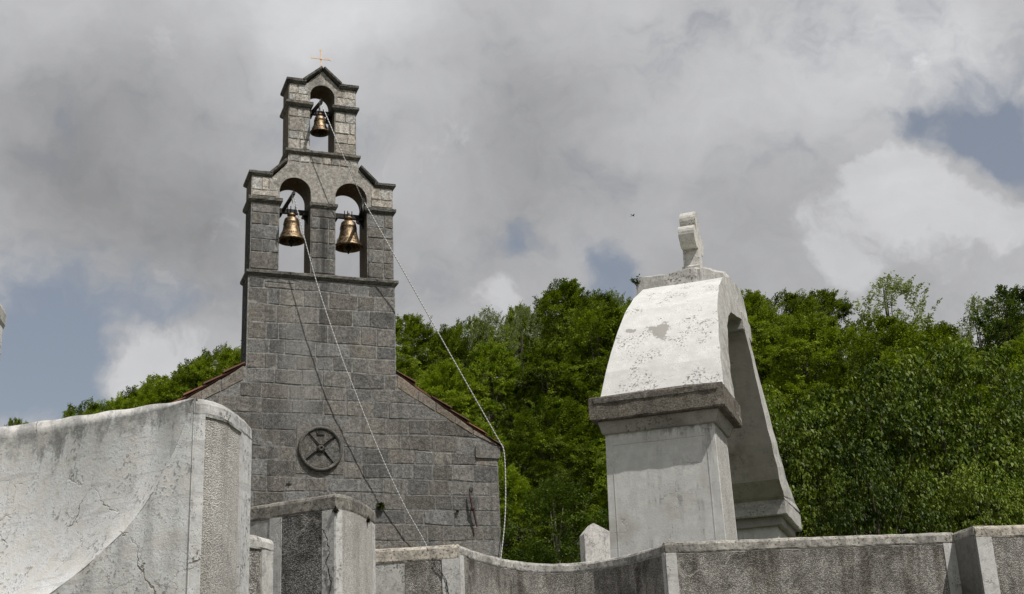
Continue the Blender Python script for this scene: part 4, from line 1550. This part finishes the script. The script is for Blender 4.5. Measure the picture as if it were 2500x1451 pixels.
# --- white column at the left edge
cl = root('white_column', (-3.955, 9.0, 0), R(10), 'white column with a rounded grey cap at the left picture edge', 'column', org=(0, 0, 0))
mb = MB()
jitter_box(mb, -.20, .20, -.2, .2, 0, 4.74, .004, 6, (-.21, .21, -.21, .21), 0, .01, 31)
mb.make('shaft', 'plaster_scoop', cl)
mb = MB()
prof = [(-.20, 4.72), (.20, 4.72), (.212, 4.75), (.215, 4.83), (.195, 4.88), (.10, 4.92), (-.10, 4.92), (-.195, 4.88), (-.215, 4.83), (-.212, 4.75)]
mb.prism(prof, -.215, .215)
mb.make('cap', 'tomb_edge', cl)

# ------------------------------------------------------------------ bird
bd = root('bird', (4.11, 40.0, 18.05), R(30), 'tiny dark bird flying in the grey sky left of the tomb cross', 'bird', org=(0, 0, 0))
mb = MB()
mb.tube([(-.16, 0, .05), (-.10, 0, .03), (0, 0, 0), (.10, 0, -.03), (.15, 0, -.045)], [.01, .035, .045, .03, .006], 8)
mb.add([(-.16, -.03, .05), (-.16, .03, .05), (-.27, .05, .11), (-.27, -.05, .11)], [(0, 1, 2, 3)])
bd.scale = (.34, .34, .34)
mb.make('body', 'bird', bd, True)
for s in (-1, 1):
    MB().add([(.06, s * .03, 0), (-.06, s * .03, .01), (-.10, s * .22, .06), (-.12, s * .40, .02), (.0, s * .28, .07)], [(0, 1, 2, 4), (2, 3, 4)]).make('wing', 'bird', bd)


# ------------------------------------------------------------------ trees
def rand_unit(g_, n_):
    v_ = g_.normal(size=(n_, 3))
    return v_ / np.linalg.norm(v_, axis=1, keepdims=True)


def unit(v_):
    return v_ / np.maximum(1e-9, np.linalg.norm(v_, axis=-1, keepdims=True))


def leaves_mesh(name, pos, axis, normal, length, width, tint, mat, bend=.25):
    """one folded four-point leaf per entry"""
    n_ = len(pos)
    axis = unit(axis)
    side = unit(np.cross(axis, normal))
    nrm = np.cross(side, axis)
    L_ = length[:, None]
    W_ = width[:, None]
    base = pos
    tipp = pos + axis * L_ - nrm * L_ * bend
    mid = pos + axis * L_ * .45
    a = mid + side * W_ + nrm * W_ * .25
    b = mid - side * W_ + nrm * W_ * .25
    V = np.stack([base, a, tipp, b], 1).reshape(-1, 3)
    me = bpy.data.meshes.new(name)
    me.vertices.add(4 * n_)
    me.vertices.foreach_set('co', V.astype(np.float32).ravel())
    me.loops.add(4 * n_)
    me.loops.foreach_set('vertex_index', np.arange(4 * n_, dtype=np.int32))
    me.polygons.add(n_)
    me.polygons.foreach_set('loop_start', np.arange(0, 4 * n_, 4, dtype=np.int32))
    me.polygons.foreach_set('loop_total', np.full(n_, 4, dtype=np.int32))
    at = me.attributes.new('tint', 'FLOAT', 'FACE')
    at.data.foreach_set('value', tint.astype(np.float32))
    me.materials.append(M[mat])
    me.update(calc_edges=True)
    return me


def trunk_mesh(name, H, r0, limbs, g_, mat, lean=0.3):
    mb = MB()
    pts, rads = [], []
    for i in range(8):
        f = i / 7
        pts.append((lean * f * f + .12 * math.sin(f * 5) * f, .1 * math.cos(f * 4) * f, H * .92 * f))
        rads.append(max(.015, r0 * (1 - f) ** .9 + .012))
    mb.tube(pts, rads, 7)
    for (tgt, r) in limbs:
        zb = min(H * .85, max(H * .12, tgt[2] * g_.uniform(.45, .75)))
        f = zb / (H * .92)
        b0 = Vector((lean * f * f, 0, zb))
        e = Vector(tgt)
        m_ = b0.lerp(e, .5) + Vector((0, 0, -.15 * (e - b0).length * g_.uniform(-.3, 1)))
        m_.z = min(m_.z, max(e.z, b0.z))
        mb.tube([b0, b0.lerp(m_, .5), m_, m_.lerp(e, .6), e], [r, r * .85, r * .6, r * .35, .008], 5, cap=False)
    me = bpy.data.meshes.new(name)
    me.from_pydata(mb.v, [], mb.f)
    me.materials.append(M[mat])
    me.update()
    return me


def make_beech(seed, H=10., RX=2.7, nl=20, sprays=42, lps=92, leaf='leaf_beech', lsz=.098, wind=.55, bark='bark', low=.18, twigs=34):
    g_ = np.random.default_rng(seed)
    lobes = []
    for k in range(nl):
        f = (k + .5) / nl
        z_ = H * (low + (.90 - low) * f)
        rmax = RX * math.sin(math.pi * min(1, .22 + .74 * f)) ** .8
        a = k * 2.4 + g_.uniform(-.5, .5)
        rr_ = rmax * g_.uniform(.35, .72)
        rad = RX * g_.uniform(.36, .52) * (1 - .35 * f)
        lobes.append((np.array([rr_ * math.cos(a) + .35 * f * wind, rr_ * math.sin(a), z_]), rad))
    lobes.append((np.array([.3 * wind, 0, H * .90]), RX * .30))
    P_, A_, N_, T_, S_ = [], [], [], [], []
    for c_, rad in lobes:
        out = np.array([c_[0], c_[1], 0]) / (np.hypot(c_[0], c_[1]) + .2)
        for s in range(sprays):
            d_ = g_.normal(size=3) + out * .8 + np.array([0, 0, .45])
            d_ /= np.linalg.norm(d_)
            o_ = c_ + d_ * rad * g_.uniform(.6, 1.0) * np.array([1, 1, .8])
            ax = d_ * np.array([1, 1, .35]) + np.array([wind * g_.uniform(.5, 1.3), 0, .18 * wind]) + g_.normal(size=3) * .2
            if c_[2] > H * .78: ax = ax + np.array([0, 0, .7])
            ax /= np.linalg.norm(ax)
            up_ = np.array([0, 0, 1.]) + g_.normal(size=3) * .35
            lat = np.cross(ax, up_)
            lat /= np.linalg.norm(lat)
            nrm = np.cross(lat, ax)
            Ls = rad * g_.uniform(.55, 1.05)
            t_ = g_.uniform(0, 1, lps)
            ls_ = g_.uniform(-1, 1, lps) * (1 - t_ * .85) * Ls * .38
            p = o_ + np.outer(t_ * Ls, ax) + np.outer(ls_, lat) - np.outer((t_ ** 2) * Ls * .22 + np.abs(ls_) * .25, [0, 0, 1]) + g_.normal(size=(lps, 3)) * .045
            la = ax + np.sign(ls_)[:, None] * lat * .7 + g_.normal(size=(lps, 3)) * .35 - np.array([0, 0, .25])
            nn = nrm + g_.normal(size=(lps, 3)) * .34
            P_.append(p); A_.append(la); N_.append(nn)
            T_.append(np.clip(g_.uniform(0, 1) * .55 + g_.uniform(0, 1, lps) * .45, 0, 1))
            S_.append(np.full(lps, lsz) * g_.uniform(.7, 1.2, lps))
    # leading shoots blown over at the top
    for s in range(twigs):
        a = g_.uniform(0, 6.28)
        rr_ = RX * .75 * math.sqrt(g_.uniform(0, 1))
        b0 = np.array([rr_ * math.cos(a) + .3 * wind, rr_ * math.sin(a), H * (.88 - .26 * (rr_ / RX) ** 2 + g_.uniform(-.06, .0))])
        Ls = H * g_.uniform(.08, .17)
        m_ = 60
        t_ = g_.uniform(0, 1, m_)
        p = b0 + np.outer(t_ * Ls, [0, 0, 1]) + np.outer(t_ ** 2 * Ls * wind * g_.uniform(.5, 1.2), [1, 0, -.15]) + g_.normal(size=(m_, 3)) * .07 * (1.2 - t_)[:, None]
        la = np.tile(np.array([wind * 1.2, 0, .35]), (m_, 1)) + g_.normal(size=(m_, 3)) * .55
        P_.append(p); A_.append(la); N_.append(g_.normal(size=(m_, 3)))
        T_.append(g_.uniform(.2, 1, m_)); S_.append(np.full(m_, lsz) * g_.uniform(.8, 1.2, m_))
    P_, A_, N_, T_, S_ = map(np.concatenate, (P_, A_, N_, T_, S_))
    cm = leaves_mesh('crown', P_, A_, N_, S_, S_ * .30, T_, leaf)
    tm = trunk_mesh('trunk', H, H * .016, [(c_, H * .006) for c_, r_ in lobes], g_, bark, .35 * wind)
    return tm, cm, H


def make_cherry(seed, H=7., RX=2.9, nl=26, tips=62, lpt=18, leaf='leaf_cherry', lsz=.115):
    g_ = np.random.default_rng(seed)
    lobes = []
    for k in range(nl):
        f = (k + .5) / nl
        z_ = H * (.12 + .80 * f)
        a = k * 2.4 + g_.uniform(-.5, .5)
        rm = RX * math.sin(math.pi * min(1, .25 + .68 * f)) ** .7
        lobes.append((np.array([rm * g_.uniform(.55, .9) * math.cos(a), rm * g_.uniform(.55, .9) * math.sin(a), z_]), RX * g_.uniform(.20, .30)))
    P_, A_, N_, T_, S_ = [], [], [], [], []
    for c_, rad in lobes:
        out = np.array([c_[0], c_[1], 0]) / (np.hypot(c_[0], c_[1]) + .2)
        lobe_t = g_.uniform(0, .35)
        for s in range(tips):
            d_ = g_.normal(size=3) + out * .7 + np.array([0, 0, .45])
            d_ /= np.linalg.norm(d_)
            o_ = c_ + d_ * rad * g_.uniform(.55, 1.1)
            ax = d_ * np.array([1, 1, .6]) + np.array([.1, 0, .30]) + g_.normal(size=3) * .25
            ax /= np.linalg.norm(ax)
            Ls = g_.uniform(.18, .42)
            t_ = g_.uniform(0, 1, lpt)
            p = o_ + np.outer(t_ * Ls, ax) + g_.normal(size=(lpt, 3)) * .04
            hor = g_.normal(size=(lpt, 3)) * np.array([1, 1, .2])
            la = unit(hor) * .75 + np.array([.12, 0, -.65]) + d_ * .25
            nn = unit(hor) * .6 + d_ * .5 + np.array([0, 0, .9]) + g_.normal(size=(lpt, 3)) * .3
            P_.append(p); A_.append(la); N_.append(nn)
            T_.append(np.clip(lobe_t + g_.uniform(0, 1) * .35 + g_.uniform(0, 1, lpt) * .35, 0, 1))
            S_.append(lsz * g_.uniform(.6, 1.2, lpt))
    for s in range(16):
        a = g_.uniform(0, 6.28)
        rr_ = RX * .8 * math.sqrt(g_.uniform(0, 1))
        b0 = np.array([rr_ * math.cos(a), rr_ * math.sin(a), H * (.93 - .20 * (rr_ / RX) ** 2)])
        m_ = 22
        t_ = g_.uniform(0, 1, m_)
        Ls = g_.uniform(.4, .9)
        p = b0 + np.outer(t_ * Ls, [.15, 0, 1]) + g_.normal(size=(m_, 3)) * .06
        hor = g_.normal(size=(m_, 3)) * np.array([1, 1, .2])
        P_.append(p); A_.append(unit(hor) * .6 + np.array([.15, 0, -.6])); N_.append(unit(hor) + np.array([0, 0, .6]))
        T_.append(g_.uniform(.2, 1, m_)); S_.append(lsz * g_.uniform(.7, 1.1, m_))
    P_, A_, N_, T_, S_ = map(np.concatenate, (P_, A_, N_, T_, S_))
    cm = leaves_mesh('crown', P_, A_, N_, S_, S_ * .26, T_, leaf, .3)
    tm = trunk_mesh('trunk', H, .11, [(c_, .04) for c_, r_ in lobes], g_, 'bark', .1)
    return tm, cm, H


VAR = {
    'beech_a': make_beech(1), 'beech_b': make_beech(2, RX=2.4, nl=15), 'beech_c': make_beech(3, RX=3.1, nl=22),
    'lime': make_beech(5, leaf='leaf_lime', wind=.3, nl=15, RX=2.5), 'oak': make_beech(8, leaf='leaf_oak', wind=.15, nl=14, sprays=28, RX=2.6, twigs=22),
    'sparse': make_beech(11, leaf='leaf_grey', nl=11, sprays=14, lps=26, RX=1.9, wind=.35, bark='bark', twigs=34, lsz=.10),
    'cherry_a': make_cherry(21), 'cherry_b': make_cherry(22, nl=29),
    'shrub': make_beech(31, H=5., RX=2.2, leaf='leaf_shrub', wind=.1, nl=14, sprays=36, lps=60, lsz=.075, bark='bark_pale', low=.06, twigs=8),
}
HT = {}
for k_, (tm_, cm_, H_) in VAR.items():
    co_ = np.empty(len(cm_.vertices) * 3, dtype=np.float32)
    cm_.vertices.foreach_get('co', co_)
    HT[k_] = float(np.percentile(co_[2::3], 99.9))
NAMES = {'beech_a': 'beech_tree', 'beech_b': 'beech_tree', 'beech_c': 'beech_tree', 'lime': 'lime_tree', 'oak': 'oak_tree', 'sparse': 'ash_tree', 'cherry_a': 'cherry_tree', 'cherry_b': 'cherry_tree', 'shrub': 'hazel_shrub'}
trng = random.Random(77)


def plant(kind, x, y, top, label, group, wide=1.0, rz=None):
    tm, cm, H = VAR[kind]
    H = HT[kind]
    zb = hill(x, y) - .15
    s = (top - zb) / H
    o = bpy.data.objects.new(NAMES[kind], None)
    o.location = (x, y, zb)
    o.rotation_euler = (0, 0, trng.uniform(-.55, .55) if rz is None else rz)
    o.scale = (s * wide, s * wide, s)
    col.objects.link(o)
    for nm, me in (('trunk', tm), ('crown', cm)):
        c_ = bpy.data.objects.new(nm, me)
        col.objects.link(c_)
        c_.parent = o
    tag(o, label, 'shrub' if kind == 'shrub' else 'tree', group)
    return o


ORD = ['first', 'second', 'third', 'fourth', 'fifth', 'sixth', 'seventh', 'eighth', 'ninth', 'tenth', 'eleventh', 'twelfth']

# world positions: (kind, x, y, top height, crown width factor)
ZONES = [
    ('trees on the skyline left of the church', 'wind-bent treetop {o} from the left on the skyline left of the church', [
        ('beech_b', -23.7, 60, 17.35, .5), ('beech_c', -26.3, 78, 23.0, .85), ('beech_a', -24.0, 79, 24.0, .8), ('beech_b', -22.2, 78, 24.4, .9), ('beech_a', -20.3, 79, 25.6, .9), ('beech_c', -18.2, 78, 26.1, .8), ('beech_b', -16.2, 79, 27.2, .9), ('beech_a', -13.6, 79, 27.4, .9)]),
    ('trees below the skyline left of the church', 'leafy tree {o} from the left just below the skyline left of the church', [
        ('beech_c', -24.4, 72, 20.7, .9), ('lime', -22.6, 72, 21.5, .8), ('beech_a', -20.6, 72, 22.3, .9), ('beech_b', -18.6, 72, 23.1, 1.0), ('beech_c', -16.7, 72, 23.9, .9), ('beech_a', -14.6, 72, 24.6, .9)]),
    ('trees on the skyline between the church and the tomb', 'treetop {o} from the bell tower on the skyline towards the white tomb', [
        ('beech_b', -6.6, 76, 26.9, .9), ('beech_a', -4.4, 78, 26.8, .8), ('beech_c', -2.6, 76, 26.6, .8), ('sparse', -1.7, 74, 26.6, .8), ('beech_b', .2, 77, 27.5, .75), ('sparse', .4, 70, 25.4, .6), ('beech_a', 3.0, 76, 28.7, .95), ('beech_c', 5.2, 78, 28.6, .8), ('sparse', 6.4, 82, 30.1, .8), ('beech_b', 7.6, 77, 27.6, .9)]),
    ('trees on the skyline right of the tomb', 'treetop {o} from the tomb on the skyline at the right', [
        ('beech_a', 13.0, 70, 25.4, .9), ('beech_c', 15.6, 72, 25.9, .95), ('beech_b', 18.2, 74, 26.6, .9), ('beech_a', 20.0, 72, 23.4, .9), ('sparse', 19.7, 66, 24.6, 1.2), ('lime', 22.0, 64, 20.6, .9), ('sparse', 22.1, 60, 21.3, .7), ('oak', 22.8, 58, 21.0, .95), ('beech_b', 24.6, 60, 19.9, .9), ('beech_c', 27, 62, 21.0, 1.0)]),
    ('trees behind the skyline', 'background crown {o} from the left showing between the skyline treetops', [
        ('beech_c', -5.6, 88, 29.2, 1.3), ('beech_a', -2.0, 88, 29.0, 1.3), ('beech_c', 1.6, 88, 30.4, 1.3), ('beech_b', 5.0, 88, 31.4, 1.3), ('beech_c', 8.6, 88, 31.0, 1.3), ('beech_a', 14.6, 82, 28.0, 1.3), ('beech_c', 17.6, 82, 27.6, 1.2), ('beech_b', 21.8, 80, 24.6, 1.3), ('beech_c', 25.4, 76, 23.8, 1.4), ('beech_a', 29.0, 74, 24.6, 1.3), ('beech_c', -19.6, 88, 27.2, 1.2), ('beech_a', -23.6, 88, 25.4, 1.2)]),
    ('trees in the middle of the wooded slope', 'tree {o} from the left in the upper middle of the wooded slope', [
        ('beech_c', -6.2, 62, 20.2, 1.0), ('beech_a', -3.4, 60, 19.2, 1.0), ('lime', -1.2, 61, 20.4, .9), ('beech_b', 1.4, 60, 20.0, 1.0), ('beech_c', 4.0, 61, 22.0, 1.05), ('beech_a', 6.8, 60, 20.8, 1.0), ('beech_b', 12.8, 56, 19.4, 1.0), ('beech_c', 15.4, 54, 18.6, 1.0), ('beech_a', 18.4, 56, 18.8, 1.0), ('lime', 20.2, 50, 16.2, .9), ('beech_b', 22.0, 52, 16.4, 1.0)]),
    ('trees low on the wooded slope', 'lower tree {o} from the left, standing low on the wooded slope', [
        ('beech_a', -4.6, 51, 14.2, 1.1), ('lime', -1.6, 50, 13.8, 1.0), ('beech_c', 1.2, 49, 14.2, 1.1), ('beech_b', 3.8, 50, 15.0, 1.1), ('lime', 5.4, 47, 13.4, 1.0), ('beech_a', 8.6, 48, 14.2, 1.1), ('lime', 17.6, 42, 13.2, .9)]),
    ('shrubs at the foot of the slope', 'shrub {o} from the church corner at the foot of the wooded slope', [
        ('lime', -.6, 41.5, 10.2, .9), ('shrub', 1.0, 40, 9.6, 1.0), ('lime', 3.0, 41, 10.3, .9), ('shrub', 2.8, 36.5, 8.0, 1.1), ('shrub', .0, 35.8, 6.9, 1.1), ('shrub', 1.6, 33.6, 6.2, 1.0), ('shrub', 3.9, 33.0, 6.6, 1.0), ('shrub', -1.0, 33.6, 5.9, .9), ('shrub', 5.4, 38, 8.8, 1.1)]),
    ('cherry trees beside the tomb', 'cherry tree {o} from the tomb with glossy drooping leaves', [
        ('cherry_a', 5.7, 27.6, 8.5, .85), ('cherry_b', 7.4, 27.2, 8.9, .95), ('cherry_a', 9.2, 28.2, 9.5, .95), ('cherry_b', 11.2, 29.0, 9.1, .95), ('cherry_a', 12.9, 31, 9.6, .9), ('cherry_b', 6.6, 24.6, 6.6, .8), ('cherry_a', 8.6, 24.2, 6.2, .9), ('cherry_b', 10.4, 25.2, 6.6, .9)]),
]
for grp, lab, lst in ZONES:
    for i, (kind, x, y, top, wide) in enumerate(lst):
        plant(kind, x, y, top, lab.format(o=ORD[i]), grp, wide)
